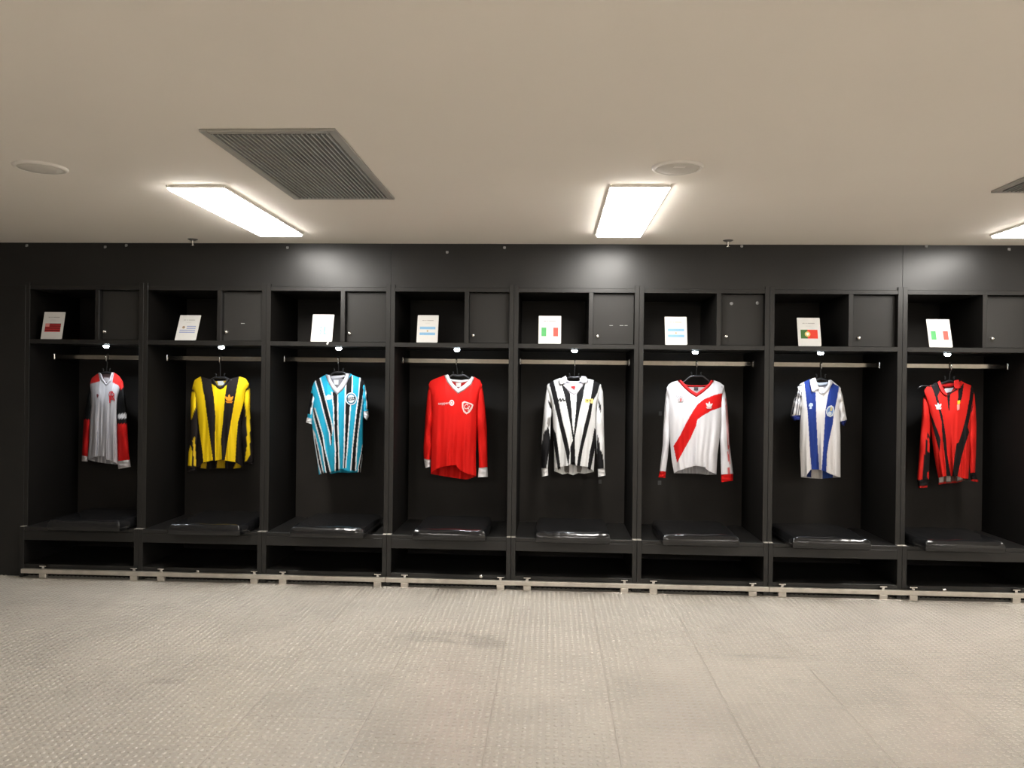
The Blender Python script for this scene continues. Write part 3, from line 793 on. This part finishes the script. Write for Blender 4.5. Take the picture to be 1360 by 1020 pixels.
# 1 white with red shoulders
j = Jersey('white long-sleeved jersey with red shoulders, black upper sleeves and red lower sleeves', G, (143, 478), (60, 470), SC1, 20, .045)
j.setup(top=[(338, 222), (350, 182), (398, 146), (405, 140), (428, 195), (460, 237), (490, 200), (520, 140), (558, 168), (580, 205)],
        left=[(338, 222), (342, 290), (345, 400), (338, 500), (332, 650), (320, 792)], right=[(580, 205), (562, 270), (545, 340), (540, 420), (540, 520), (545, 700), (549, 830)],
        hemF=[(320, 795), (370, 776), (410, 768), (445, 771), (452, 793), (500, 803), (549, 830)], hemB=[(320, 797), (380, 812), (440, 822), (549, 834)],
        neck=(405, 520), base=(196, 194, 199), neckback=12,  # white cloth, its dye greyed to carry the dim light of this corner
        polys=[([(330, 230), (340, 170), (398, 140), (414, 205), (360, 220)], (214, 44, 40)), ([(505, 215), (520, 130), (600, 160), (600, 262), (566, 262), (548, 235)], (214, 40, 36))],
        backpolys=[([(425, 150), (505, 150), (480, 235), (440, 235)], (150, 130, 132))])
j.torso()
j.sleeve([(350, 190), (322, 300), (300, 420), (290, 495), (282, 640), (277, 765)], [(372, 230), (352, 330), (345, 430), (340, 500), (330, 650), (322, 772)], INK,
         [([(270, 494), (345, 496), (330, 800), (260, 800)], (190, 24, 24))], ([(277, 763), (275, 808)], [(322, 772), (320, 810)]), (218, 212, 214))
j.sleeve([(560, 172), (588, 212), (602, 300), (612, 400), (615, 480), (622, 600), (637, 798)], [(535, 230), (545, 300), (545, 400), (546, 480), (542, 600), (545, 808)], INK,
         [([(500, 130), (600, 130), (600, 250), (575, 262), (500, 262)], (214, 40, 36)), ([(530, 457), (640, 445), (640, 480), (530, 489)], (226, 224, 226)), ([(530, 529), (650, 525), (660, 810), (520, 815)], (224, 26, 24))],
         ([(638, 796), (645, 850)], [(545, 808), (551, 866)]), (232, 226, 228), d0=-.012)
j.band('collar', [(398, 146), (422, 200), (460, 240), (498, 205), (516, 140)], [(418, 142), (436, 186), (460, 222), (482, 190), (500, 140)], .002, (196, 192, 196))
j.band('back_collar', [(408, 150), (460, 163), (512, 150)], [(414, 168), (460, 180), (506, 168)], -.03, (186, 182, 186), conform=False)
j.tag_([(440, 180), (480, 180), (478, 212), (444, 212)], (222, 214, 216))
j.patch('chest_badge', [(388, 300), (402, 306), (402, 318), (394, 330), (388, 316)], (120, 60, 66))
cr = j.text('crest', 'C', 494, 306, 34, 54, (200, 40, 44)); j.text('crest_letter', 'R', 510, 320, 40, 60, (200, 34, 38), .1, cr); j.text('crest_letter', 'F', 500, 342, 36, 56, (206, 40, 44), 0, cr)
j.hanger((462, 140), [(430, 136), (390, 150), (358, 185)], [(495, 136), (540, 160), (570, 200)], 'black hanger holding the white jersey with red shoulders')

# 2 yellow and black
Y2, K2 = (246, 208, 16), (28, 22, 21)
j = Jersey('yellow and black vertically striped long-sleeved jersey', G, (293, 478), (210, 470), SC1, 3, .05)
j.setup(top=[(262, 240), (275, 196), (320, 170), (400, 192), (425, 215), (445, 252), (468, 262), (492, 252), (515, 212), (540, 188), (612, 170), (660, 186), (684, 225)],
        left=[(262, 240), (280, 300), (297, 450), (303, 560), (298, 700), (298, 852)], right=[(684, 225), (655, 290), (645, 400), (622, 540), (632, 700), (640, 852)],
        hemF=[(298, 852), (340, 818), (413, 800), (430, 804), (478, 795), (503, 801), (582, 814), (640, 852)], hemB=[(298, 856), (360, 864), (440, 861), (505, 859), (570, 864), (640, 853)],
        neck=(405, 530), base=K2, neckback=8,
        polys=[([(255, 240), (270, 190), (320, 165), (350, 330), (380, 560), (413, 804), (342, 822), (334, 740), (300, 500), (285, 330), (270, 285)], Y2),
               ([(403, 226), (440, 250), (468, 265), (515, 236), (503, 330), (490, 480), (474, 640), (479, 800), (430, 808), (428, 640), (432, 480), (420, 330)], Y2),
               ([(612, 165), (665, 180), (700, 228), (660, 265), (648, 350), (602, 510), (590, 650), (580, 815), (502, 804), (520, 680), (550, 500), (585, 300)], Y2)],
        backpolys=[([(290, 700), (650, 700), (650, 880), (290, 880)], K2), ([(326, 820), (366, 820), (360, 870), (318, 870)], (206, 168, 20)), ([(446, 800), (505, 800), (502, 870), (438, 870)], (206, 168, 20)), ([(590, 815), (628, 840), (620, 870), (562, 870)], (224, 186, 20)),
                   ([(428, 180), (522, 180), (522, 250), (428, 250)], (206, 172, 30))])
j.torso()
j.sleeve([(272, 205), (255, 262), (246, 340), (245, 490), (240, 600), (226, 740), (221, 845)], [(310, 260), (302, 340), (304, 450), (306, 560), (296, 700), (290, 850)], K2,
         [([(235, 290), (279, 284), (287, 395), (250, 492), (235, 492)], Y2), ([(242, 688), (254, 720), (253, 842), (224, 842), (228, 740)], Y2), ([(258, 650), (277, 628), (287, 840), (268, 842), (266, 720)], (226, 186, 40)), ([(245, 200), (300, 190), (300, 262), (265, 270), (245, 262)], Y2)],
         ([(220, 845), (219, 890)], [(290, 850), (284, 884)]), K2)
j.sleeve([(668, 195), (692, 262), (695, 400), (706, 560), (716, 700), (721, 800)], [(640, 260), (640, 400), (618, 560), (636, 700), (648, 826)], K2,
         [([(648, 290), (700, 258), (692, 400), (692, 640), (690, 760), (660, 812), (652, 808), (670, 680), (667, 560), (660, 430), (646, 350)], Y2), ([(630, 180), (700, 180), (696, 230), (655, 262)], Y2)],
         ([(722, 798), (716, 826)], [(648, 824), (690, 838)]), K2)
j.band('collar', [(392, 190), (418, 218), (442, 256), (468, 268), (494, 256), (520, 216), (548, 186)], [(418, 188), (432, 210), (448, 238), (468, 246), (488, 236), (508, 208), (522, 184)], .002, (30, 25, 25))
j.band('back_collar', [(400, 184), (466, 190), (536, 182)], [(420, 196), (466, 202), (520, 194)], -.03, (30, 26, 26), conform=False)
j.tag_([(446, 202), (502, 202), (496, 236), (452, 236)], (206, 210, 214))
j.trefoil(535, 338, 34, (240, 150, 22))
j.hanger((467, 178), [(430, 172), (380, 182), (300, 200)], [(505, 172), (560, 180), (650, 200)], 'black hanger holding the yellow and black jersey')

# 3 sky blue, black, white
SKY, K3 = (38, 172, 208), (15, 15, 17)
j = Jersey('sky blue, black and white striped short-sleeved jersey with round crest', G, (450, 478), (370, 470), SC1, 2, .05)
def vs(P, w_=9):
    """white-edged black stripe"""
    P = np.asarray(P, float); c = P.mean(0); xs = P[:, 0]
    Q = P.copy()
    n = len(P); h = n // 2
    Q[:h, 0] -= w_; Q[h:, 0] += w_
    return [(Q.tolist(), (236, 238, 240)), (P.tolist(), K3)]
st3 = []
# each: left edge downwards, then right edge upwards
st3 += vs([(276, 190), (318, 335), (348, 455), (388, 600), (396, 690), (400, 690), (402, 560), (392, 510), (364, 400), (342, 310), (308, 180), (300, 180)])
st3 += vs([(255, 395), (270, 480), (300, 590), (330, 700), (350, 830), (362, 900), (388, 900), (372, 830), (345, 720), (330, 620), (300, 515), (268, 410)])
st3 += vs([(405, 285), (418, 400), (420, 500), (424, 600), (432, 720), (430, 880), (452, 880), (448, 720), (444, 600), (442, 500), (441, 400), (441, 295)])
st3 += vs([(512, 200), (506, 320), (504, 420), (502, 540), (499, 700), (492, 860), (500, 860), (514, 700), (524, 560), (536, 400), (550, 270), (551, 160)])
st3 += vs([(618, 175), (606, 320), (590, 430), (572, 600), (560, 720), (548, 880), (576, 880), (582, 740), (594, 600), (612, 450), (628, 340), (650, 215)])
st3 += vs([(262, 560), (285, 720), (305, 830), (325, 910), (336, 905), (318, 830), (296, 720), (268, 600)], 8)
st3 += vs([(636, 680), (622, 760), (606, 840), (600, 900), (612, 900), (618, 840), (630, 770), (642, 700)], 6)
j.setup(top=[(252, 250), (275, 202), (310, 182), (362, 152), (400, 258), (440, 303), (485, 262), (512, 215), (536, 145), (560, 160), (620, 182), (648, 215)],
        left=[(252, 250), (260, 340), (256, 430), (250, 510), (265, 650), (290, 800), (303, 905)], right=[(648, 215), (638, 330), (636, 540), (635, 700), (630, 800), (618, 890)],
        hemF=[(303, 908), (340, 882), (365, 896), (415, 880), (440, 866), (480, 866), (530, 886), (575, 884), (618, 890)], hemB=[(303, 910), (345, 895), (400, 902), (450, 892), (530, 895), (618, 893)],
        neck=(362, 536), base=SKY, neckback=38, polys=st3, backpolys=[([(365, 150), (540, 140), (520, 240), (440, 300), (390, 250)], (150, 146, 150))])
j.torso()
j.sleeve([(268, 208), (246, 280), (226, 380), (216, 482)], [(300, 260), (285, 330), (268, 400), (256, 486)], SKY, vs([(238, 290), (226, 360), (214, 450), (236, 455), (250, 380), (262, 300)], 10),
         ([(214, 480), (207, 516)], [(256, 484), (252, 530)]), (238, 238, 240))
j.sleeve([(640, 200), (664, 270), (674, 350), (677, 432)], [(612, 250), (630, 330), (634, 380), (636, 432)], SKY, vs([(650, 200), (660, 300), (668, 420), (684, 420), (680, 300), (664, 210)], 5),
         ([(677, 430), (681, 470), (664, 502)], [(636, 430), (638, 460), (642, 474)]), (226, 226, 230))
j.band('collar', [(352, 156), (372, 210), (402, 266), (440, 308), (482, 272), (514, 222), (540, 148)], [(382, 158), (398, 200), (420, 236), (440, 260), (462, 236), (488, 196), (508, 148)], .003, (214, 210, 216), .009)
j.band('back_collar', [(366, 160), (400, 166), (470, 160), (520, 144)], [(376, 186), (410, 194), (470, 188), (508, 170)], -.028, (206, 202, 208), .008, conform=False)
j.tag_([(414, 196), (452, 196), (450, 232), (418, 232)], (224, 228, 228))
lg = j.patch('brand_logo', [(356, 318), (374, 306), (396, 312), (398, 342), (362, 346)], (216, 226, 230))
cr = j.patch('crest', j.ell(546, 338, 42, 47, 28), (232, 238, 240), .004)
j.patch('crest_ring', j.ell(546, 338, 36, 41, 28), (52, 120, 150), .0055, parent=cr)
j.patch('crest_field', j.ell(546, 338, 27, 31, 24), (222, 232, 236), .007, parent=cr)
j.patch('crest_band', [(514, 330), (578, 322), (580, 346), (516, 354)], (34, 40, 50), .0085, parent=cr)
j.text('crest_letters', 'FBPA', 547, 338, 50, 17, (226, 232, 236), -.1, cr, .0102)
j.hanger((452, 138), [(418, 132), (370, 152), (290, 195)], [(488, 132), (540, 152), (632, 195)], 'black hanger holding the sky blue striped jersey')

# 4 plain red
R4 = (226, 22, 14)
j = Jersey('plain red long-sleeved jersey with white collar and white cuffs', G, (606.5, 478), (525, 470), SC1, 5, .052)
j.setup(top=[(250, 232), (264, 205), (292, 190), (370, 160), (400, 222), (435, 264), (472, 298), (520, 268), (568, 230), (592, 172), (636, 196), (654, 235)],
        left=[(250, 232), (268, 320), (274, 450), (272, 560), (270, 700), (268, 888)], right=[(654, 235), (630, 300), (616, 420), (612, 600), (606, 750), (609, 915)],
        hemF=[(268, 892), (310, 866), (360, 849), (410, 841), (460, 836), (466, 850), (492, 880), (550, 905), (609, 918)], hemB=[(268, 904), (340, 916), (440, 933), (540, 946), (609, 922)],
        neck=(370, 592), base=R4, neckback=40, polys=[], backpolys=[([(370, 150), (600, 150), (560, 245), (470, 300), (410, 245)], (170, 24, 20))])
j.torso()
j.sleeve([(262, 206), (242, 300), (229, 450), (219, 600), (212, 700), (215, 792)], [(300, 280), (285, 450), (274, 560), (274, 700), (266, 797)], R4, [], ([(215, 790), (226, 858)], [(266, 796), (263, 850)]), (226, 220, 220))
j.sleeve([(640, 200), (664, 290), (676, 400), (690, 560), (692, 700), (695, 855)], [(600, 290), (608, 450), (618, 600), (626, 720), (629, 858)], R4, [], ([(694, 852), (697, 925)], [(628, 857), (622, 929)]), (238, 236, 236))
j.band('collar', [(366, 160), (392, 215), (430, 262), (472, 302), (522, 272), (572, 232), (597, 178)], [(398, 156), (418, 202), (446, 236), (474, 262), (516, 234), (550, 204), (576, 170)], .003, (232, 226, 226), .009)
j.band('back_collar', [(384, 180), (430, 192), (500, 198), (584, 184)], [(392, 204), (440, 214), (500, 220), (572, 208)], -.026, (222, 216, 214), .008, conform=False)
j.tag_([(456, 218), (496, 218), (492, 250), (460, 250)], (214, 206, 200))
lg = j.text('brand_logo', 'topper', 364, 376, 82, 22, (244, 236, 232), -.06)
j.patch('logo_ring', j.ell(425, 368, 18, 22, 22), (244, 238, 236), .004, parent=lg)
j.patch('logo_core', j.ell(425, 368, 11, 15, 18), (214, 30, 24), .0055, parent=lg)
j.patch('logo_flash', [(430, 350), (424, 366), (434, 366), (420, 388), (424, 372), (415, 372)], (244, 238, 236), .007, parent=lg)
sh = np.array([(502, 366), (520, 355), (546, 364), (572, 372), (588, 384), (578, 414), (560, 440), (536, 455), (514, 438), (502, 404)], float)
cr = j.patch('crest', sh, (240, 214, 206), .004); c_ = sh.mean(0)
j.patch('crest_field', (sh - c_) * .74 + c_, (206, 30, 24), .0055, parent=cr)
j.text('crest_letters', 'CAI', 543, 402, 50, 40, (242, 224, 216), .6, cr, .0075)
j.hanger((470, 165), [(430, 152), (380, 170), (290, 200)], [(520, 152), (570, 172), (636, 210)], 'black hanger holding the plain red jersey')

# 5 black and white
K5 = (26, 25, 27); W5 = (250, 250, 250)
j = Jersey('black and white striped long-sleeved jersey with white polo collar', G, (763.5, 478), (680, 470), SC1, 3, .05)
B5 = [[(278, 215), (313, 200), (346, 335), (379, 500), (413, 630), (436, 740), (425, 850), (405, 745), (380, 640), (352, 520), (322, 390)],
      [(370, 220), (398, 245), (438, 300), (448, 420), (457, 560), (472, 640), (478, 840), (440, 830), (440, 700), (458, 650), (445, 560), (420, 430), (400, 330)],
      [(488, 300), (552, 215), (536, 320), (511, 420), (496, 500), (481, 590), (471, 640), (466, 600), (480, 440)],
      [(616, 198), (664, 220), (646, 290), (612, 350), (592, 480), (562, 600), (532, 720), (510, 850), (488, 850), (500, 760), (520, 660), (545, 540), (575, 420), (600, 290)],
      [(620, 560), (640, 580), (628, 700), (592, 870), (568, 870), (585, 740), (605, 650)],
      [(305, 545), (330, 600), (345, 690), (367, 870), (345, 870), (330, 780), (315, 680)]]
j.setup(top=[(262, 240), (285, 214), (320, 198), (362, 180), (400, 245), (440, 292), (468, 302), (495, 290), (540, 232), (565, 185), (615, 198), (660, 222), (672, 236)],
        left=[(262, 240), (285, 330), (304, 430), (310, 560), (315, 700), (318, 880)], right=[(672, 236), (652, 310), (632, 420), (629, 560), (626, 700), (615, 885)],
        hemF=[(318, 882), (345, 852), (420, 843), (460, 811), (486, 841), (580, 852), (615, 886)], hemB=[(318, 884), (345, 892), (380, 908), (420, 898), (460, 914), (500, 896), (545, 903), (615, 888)],
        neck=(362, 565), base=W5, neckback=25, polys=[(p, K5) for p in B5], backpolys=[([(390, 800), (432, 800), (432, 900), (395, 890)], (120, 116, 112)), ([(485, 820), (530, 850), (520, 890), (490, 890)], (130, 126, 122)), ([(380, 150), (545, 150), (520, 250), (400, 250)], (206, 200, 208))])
j.torso()
j.sleeve([(270, 222), (252, 300), (241, 400), (231, 520), (222, 650), (221, 760), (224, 862)], [(300, 290), (304, 400), (290, 540), (288, 640), (276, 760), (270, 858)], W5,
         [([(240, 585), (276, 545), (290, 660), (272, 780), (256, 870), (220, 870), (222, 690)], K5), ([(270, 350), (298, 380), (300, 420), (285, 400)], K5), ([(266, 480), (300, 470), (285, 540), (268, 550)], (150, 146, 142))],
         ([(222, 860), (224, 925)], [(270, 858), (273, 915)]), (240, 238, 238))
j.sleeve([(664, 226), (686, 285), (691, 400), (693, 560), (696, 700), (699, 862)], [(640, 290), (634, 400), (628, 520), (632, 640), (640, 760), (645, 866)], W5,
         [([(636, 760), (668, 722), (686, 760), (690, 870), (640, 870)], K5), ([(648, 335), (668, 380), (668, 440), (650, 395)], K5), ([(640, 600), (656, 640), (664, 740), (640, 760)], K5)],
         ([(699, 860), (704, 915)], [(645, 866), (648, 926)]), (242, 240, 240))
j.patch('placket', [(388, 238), (420, 222), (520, 222), (545, 218), (496, 290), (468, 304), (440, 294)], (226, 218, 228), .004, grid=14, smooth=True, thick=.003)
j.band('back_collar', [(392, 186), (430, 205), (500, 205), (540, 186)], [(408, 212), (440, 228), (495, 228), (530, 212)], -.018, (220, 214, 224), .009, conform=False)
j.patch('collar_flap', [(354, 200), (372, 182), (404, 164), (412, 180), (416, 206), (392, 222), (366, 230), (356, 218)], (234, 230, 236), .016, .006, grid=12, smooth=True)
j.patch('collar_flap', [(524, 168), (552, 168), (566, 182), (573, 204), (556, 216), (534, 224), (514, 208), (510, 190)], (234, 230, 236), .016, .006, grid=12, smooth=True)
j.patch('size_label', [(444, 244), (474, 240), (476, 254), (468, 272), (460, 258), (448, 256)], (196, 40, 44), .009, .001)
def stroke(p, q, w_=7):
    (x0, y0), (x1, y1) = p, q; L = math.hypot(x1 - x0, y1 - y0); nx, ny = -(y1 - y0) / L * w_ / 2, (x1 - x0) / L * w_ / 2
    return [(x0 + nx, y0 + ny), (x1 + nx, y1 + ny), (x1 - nx, y1 - ny), (x0 - nx, y0 - ny)]
lg = j.patch('brand_logo', stroke((344, 362), (364, 334)), (26, 26, 28))
for a_, b_ in (((364, 334), (368, 360)), ((368, 360), (384, 333)), ((384, 333), (392, 358)), ((391, 350), (413, 345))): j.patch('stroke', stroke(a_, b_), (26, 26, 28), parent=lg)
cr = j.patch('crest', [(548, 336), (612, 338), (610, 374), (550, 366)], (238, 218, 132), .004)
j.patch('crest_mark', j.ell(566, 350, 7, 8, 10), (150, 130, 70), .0055, parent=cr); j.patch('crest_mark', j.ell(590, 352, 7, 9, 10), (170, 146, 70), .0055, parent=cr)
j.hanger((468, 178), [(430, 168), (380, 185), (290, 215)], [(505, 168), (560, 185), (650, 220)], 'black hanger holding the black and white jersey')

# 6 white with red sash
R6 = (220, 22, 20); W6 = (238, 236, 240)
j = Jersey('white long-sleeved jersey with a red diagonal sash and red cuffs', G, (925, 479), (840, 470), SC1, 0, .052)
j.setup(top=[(258, 255), (272, 230), (300, 212), (345, 200), (390, 256), (435, 292), (480, 322), (530, 288), (580, 244), (612, 198), (656, 214), (690, 240)],
        left=[(258, 255), (268, 330), (274, 440), (276, 560), (283, 660), (295, 800), (312, 895)], right=[(690, 240), (674, 320), (668, 440), (664, 560), (655, 640), (640, 760), (632, 905)],
        hemF=[(312, 897), (350, 879), (420, 856), (480, 841), (540, 851), (570, 880), (632, 906)], hemB=[(312, 899), (400, 899), (500, 902), (560, 910), (632, 909)],
        neck=(345, 612), base=W6, neckback=52,
        polys=[([(660, 298), (690, 295), (690, 395), (672, 400), (590, 430), (530, 465), (488, 495), (480, 540), (440, 630), (390, 720), (335, 822), (308, 695), (360, 610), (410, 510), (450, 440), (490, 380), (540, 340), (600, 315)], R6)],
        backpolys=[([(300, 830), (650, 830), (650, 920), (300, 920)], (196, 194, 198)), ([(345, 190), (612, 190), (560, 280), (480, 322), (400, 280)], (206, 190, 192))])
j.torso()
j.sleeve([(270, 230), (251, 300), (241, 400), (233, 540), (228, 680), (216, 780), (205, 882)], [(310, 290), (292, 400), (282, 560), (280, 660), (266, 780), (251, 886)], W6, [], ([(205, 880), (194, 930)], [(252, 886), (248, 934)]), R6)
j.sleeve([(686, 234), (701, 300), (716, 400), (726, 540), (731, 680), (746, 800), (759, 902)], [(655, 300), (660, 480), (656, 620), (664, 760), (667, 908)], W6,
         [([(x0, 330), (x0 + 5, 330), (x0 + 20, 620), (x0 + 26, 905), (x0 + 20, 905), (x0 + 13, 620)], (226, 110, 110)) for x0 in (700, 709)], ([(758, 902), (756, 956)], [(667, 908), (668, 966)]), R6)
j.band('collar', [(340, 200), (384, 252), (430, 292), (480, 326), (532, 290), (582, 246), (614, 202)], [(368, 198), (406, 238), (444, 270), (484, 296), (536, 258), (574, 224), (590, 198)], .003, (206, 22, 24), .008)
j.band('back_collar', [(385, 226), (430, 236), (530, 238), (585, 226)], [(398, 240), (440, 248), (520, 250), (572, 240)], -.026, (190, 24, 24), .006, conform=False)
j.tag_([(462, 252), (496, 252), (494, 274), (464, 274)], (60, 60, 64))
j.trefoil(576, 386, 27, (244, 226, 224), .1)
lg = j.text('badge_print', 'Copa', 357, 322, 54, 26, (60, 54, 58), .05)
cr = j.patch('crest', j.ell(364, 348, 25, 17, 18), (192, 182, 184), .004); j.patch('crest_mark', [(360, 336), (370, 336), (366, 360), (358, 360)], (206, 60, 60), .0055, parent=cr)
j.patch('crest_foot', [(346, 358), (386, 358), (380, 364), (352, 364)], (150, 144, 146), .0055, parent=cr)
j.hanger((480, 168), [(440, 160), (390, 188), (290, 222)], [(530, 160), (580, 188), (675, 225)], 'black hanger holding the white jersey with red sash')

# 7 white and blue
BL = (34, 58, 136); W7 = (226, 222, 220)
j = Jersey('white short-sleeved jersey with two blue stripes and blue cuffs', G, (1090, 479), (1010, 470), SC1, -12, .045)
j.setup(top=[(280, 250), (300, 225), (335, 208), (372, 188), (405, 270), (455, 302), (500, 250), (538, 200), (580, 234), (606, 258)],
        left=[(280, 250), (306, 330), (306, 420), (298, 520), (295, 700), (300, 800), (305, 922)], right=[(606, 258), (596, 330), (596, 420), (599, 520), (602, 620), (602, 800), (602, 925)],
        hemF=[(305, 926), (345, 916), (380, 871), (445, 871), (490, 886), (530, 906), (602, 929)], hemB=[(305, 928), (380, 936), (465, 940), (545, 932), (602, 929)],
        neck=(372, 538), base=W7, neckback=30,
        polys=[([(328, 206), (376, 185), (392, 285), (416, 290), (421, 480), (431, 700), (443, 875), (385, 875), (375, 760), (365, 600), (355, 440), (340, 300)], BL),
               ([(536, 215), (592, 246), (576, 340), (551, 460), (546, 520), (515, 660), (500, 760), (496, 895), (460, 895), (470, 740), (480, 580), (490, 420), (508, 310)], BL)],
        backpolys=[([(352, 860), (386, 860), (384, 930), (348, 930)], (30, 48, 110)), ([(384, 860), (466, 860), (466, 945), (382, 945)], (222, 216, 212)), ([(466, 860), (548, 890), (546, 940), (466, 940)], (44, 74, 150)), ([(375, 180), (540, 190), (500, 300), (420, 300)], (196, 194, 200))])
j.torso()
j.sleeve([(300, 226), (268, 300), (246, 360), (226, 468)], [(335, 280), (322, 340), (314, 400), (306, 462)], W7,
         [([(x0, 262), (x0 + 9, 262), (x0 - 22 + dx, 470), (x0 - 30 + dx, 470)], (40, 40, 56)) for x0, dx in ((276, -14), (292, -4), (308, 4))], ([(226, 466), (250, 503)], [(306, 460), (301, 495)]), (36, 50, 120))
j.sleeve([(596, 245), (620, 320), (636, 420), (651, 496)], [(570, 300), (588, 380), (594, 440), (598, 512)], W7, [], ([(650, 496), (630, 545)], [(598, 511), (611, 532)]), (34, 44, 104))
j.patch('placket', [(415, 262), (436, 250), (470, 250), (488, 262), (462, 304), (448, 300)], (214, 208, 206), .003, grid=14, smooth=True)
j.band('back_collar', [(400, 200), (440, 218), (490, 214), (528, 200)], [(412, 232), (446, 244), (488, 240), (518, 228)], -.016, (206, 212, 226), .009, conform=False)
j.patch('collar_flap', [(370, 196), (392, 184), (414, 180), (424, 212), (442, 262), (416, 272), (388, 286), (378, 240)], (222, 216, 212), .016, .006, grid=13, smooth=True)
j.patch('collar_flap', [(512, 200), (530, 194), (544, 206), (542, 226), (512, 262), (474, 302), (462, 290), (490, 256), (508, 228)], (214, 212, 216), .016, .006, grid=13, smooth=True)
lg = j.patch('brand_logo', [(366, 378), (378, 368), (394, 374), (396, 392), (386, 394), (386, 414), (368, 414), (372, 396), (362, 394)], (190, 206, 232))
sh = np.array([(495, 420), (510, 396), (534, 386), (552, 400), (556, 436), (546, 466), (526, 476), (502, 466), (494, 444)], float); c_ = sh.mean(0)
cr = j.patch('crest', sh, (216, 222, 228), .004); j.patch('crest_field', (sh - c_) * .72 + c_, (110, 140, 190), .0055, parent=cr)
j.patch('crest_mark', [(528, 402), (542, 404), (538, 430), (524, 430)], (214, 190, 120), .007, parent=cr); j.patch('crest_ball', j.ell(522, 448, 14, 14, 16), (206, 216, 228), .007, parent=cr)
j.hanger((455, 185), [(420, 190), (370, 205), (320, 205), (282, 216)], [(495, 190), (540, 215), (590, 245)], 'black hanger holding the white and blue jersey')

# 8 red and black
R8, K8 = (216, 34, 26), (19, 15, 15)
j = Jersey('red and black striped long-sleeved jersey with red polo collar', G, (1262, 480), (1180, 470), 859 / 160.0, -8, .05)
B8 = [[(300, 220), (350, 198), (370, 260), (352, 300), (362, 350), (385, 440), (400, 530), (410, 600), (420, 720), (446, 880), (414, 880), (402, 730), (385, 590), (378, 480), (345, 350), (325, 280)],
      [(288, 395), (312, 450), (347, 540), (372, 610), (366, 705), (350, 650), (325, 560), (300, 460)],
      [(418, 300), (440, 290), (435, 405), (428, 405)], [(498, 250), (538, 208), (526, 300), (511, 350), (490, 392), (495, 330)],
      [(588, 225), (612, 262), (586, 420), (566, 520), (576, 560), (546, 650), (520, 740), (490, 885), (454, 885), (470, 740), (485, 640), (500, 632), (530, 540), (555, 440), (575, 330)]]
j.setup(top=[(255, 262), (272, 235), (310, 218), (358, 196), (392, 270), (418, 296), (470, 250), (515, 190), (545, 208), (590, 225), (612, 280)],
        left=[(255, 262), (285, 380), (304, 500), (310, 600), (325, 720), (338, 800), (358, 895)], right=[(612, 280), (594, 420), (582, 560), (580, 680), (576, 780), (570, 890)],
        hemF=[(358, 884), (420, 869), (490, 871), (525, 886), (570, 891)], hemB=[(358, 932), (420, 922), (480, 920), (530, 907), (570, 896)],
        neck=(358, 515), base=R8, neckback=45, polys=[(p, K8) for p in B8],
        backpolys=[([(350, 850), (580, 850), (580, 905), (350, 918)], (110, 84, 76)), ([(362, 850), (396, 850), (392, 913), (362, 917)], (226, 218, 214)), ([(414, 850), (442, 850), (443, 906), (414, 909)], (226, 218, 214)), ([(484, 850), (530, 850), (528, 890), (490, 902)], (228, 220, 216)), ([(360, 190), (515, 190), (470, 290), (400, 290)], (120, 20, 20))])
j.torso()
j.sleeve([(268, 240), (246, 320), (236, 450), (226, 600), (215, 750), (203, 898)], [(310, 340), (304, 480), (296, 640), (293, 760), (288, 898)], R8,
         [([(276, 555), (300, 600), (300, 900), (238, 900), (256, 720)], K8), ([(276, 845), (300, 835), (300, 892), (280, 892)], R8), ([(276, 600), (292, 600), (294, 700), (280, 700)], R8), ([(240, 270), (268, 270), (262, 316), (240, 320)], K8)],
         ([(203, 896), (214, 958)], [(290, 896), (276, 952)]), K8, [([(200, 942), (300, 942), (300, 980), (200, 980)], (190, 30, 24))])
j.sleeve([(600, 250), (614, 290), (622, 380), (628, 520), (625, 680), (618, 846)], [(575, 330), (572, 500), (576, 680), (576, 800), (582, 852)], R8,
         [([(590, 330), (606, 300), (600, 400), (585, 420)], K8)], ([(620, 844), (641, 898), (640, 914)], [(580, 850), (588, 890), (586, 906)]), K8, [([(570, 896), (660, 896), (660, 930), (570, 930)], (190, 30, 24))])
j.band('back_collar', [(366, 204), (400, 212), (450, 206), (500, 192)], [(380, 232), (410, 240), (450, 236), (492, 224)], -.014, (196, 22, 20), .009, conform=False)
j.patch('collar_flap', [(350, 200), (366, 192), (380, 222), (396, 258), (418, 284), (418, 300), (396, 288), (370, 258)], (206, 26, 22), .012, .005, grid=12, smooth=True)
j.patch('collar_flap', [(468, 190), (500, 184), (510, 210), (518, 242), (494, 250), (472, 244), (466, 222)], (210, 28, 24), .016, .006, grid=12, smooth=True)
j.patch('placket', [(486, 246), (496, 250), (450, 280), (424, 302), (416, 296), (444, 274)], (40, 20, 20), .006, .003)
j.tag_([(394, 246), (466, 240), (446, 272), (410, 278)], (222, 218, 218))
j.trefoil(358, 372, 25, (238, 232, 230), -.15)
cr = j.patch('crest', [(492, 334), (512, 330), (510, 356), (492, 360)], (232, 190, 40), .004); j.patch('crest_base', [(488, 362), (508, 358), (506, 396), (490, 404)], (222, 150, 140), .004, parent=cr)
j.hanger((436, 190), [(400, 196), (340, 205), (290, 205), (255, 200), (225, 205), (210, 222)], [(470, 196), (540, 215), (600, 250)], 'black hanger holding the red and black jersey')
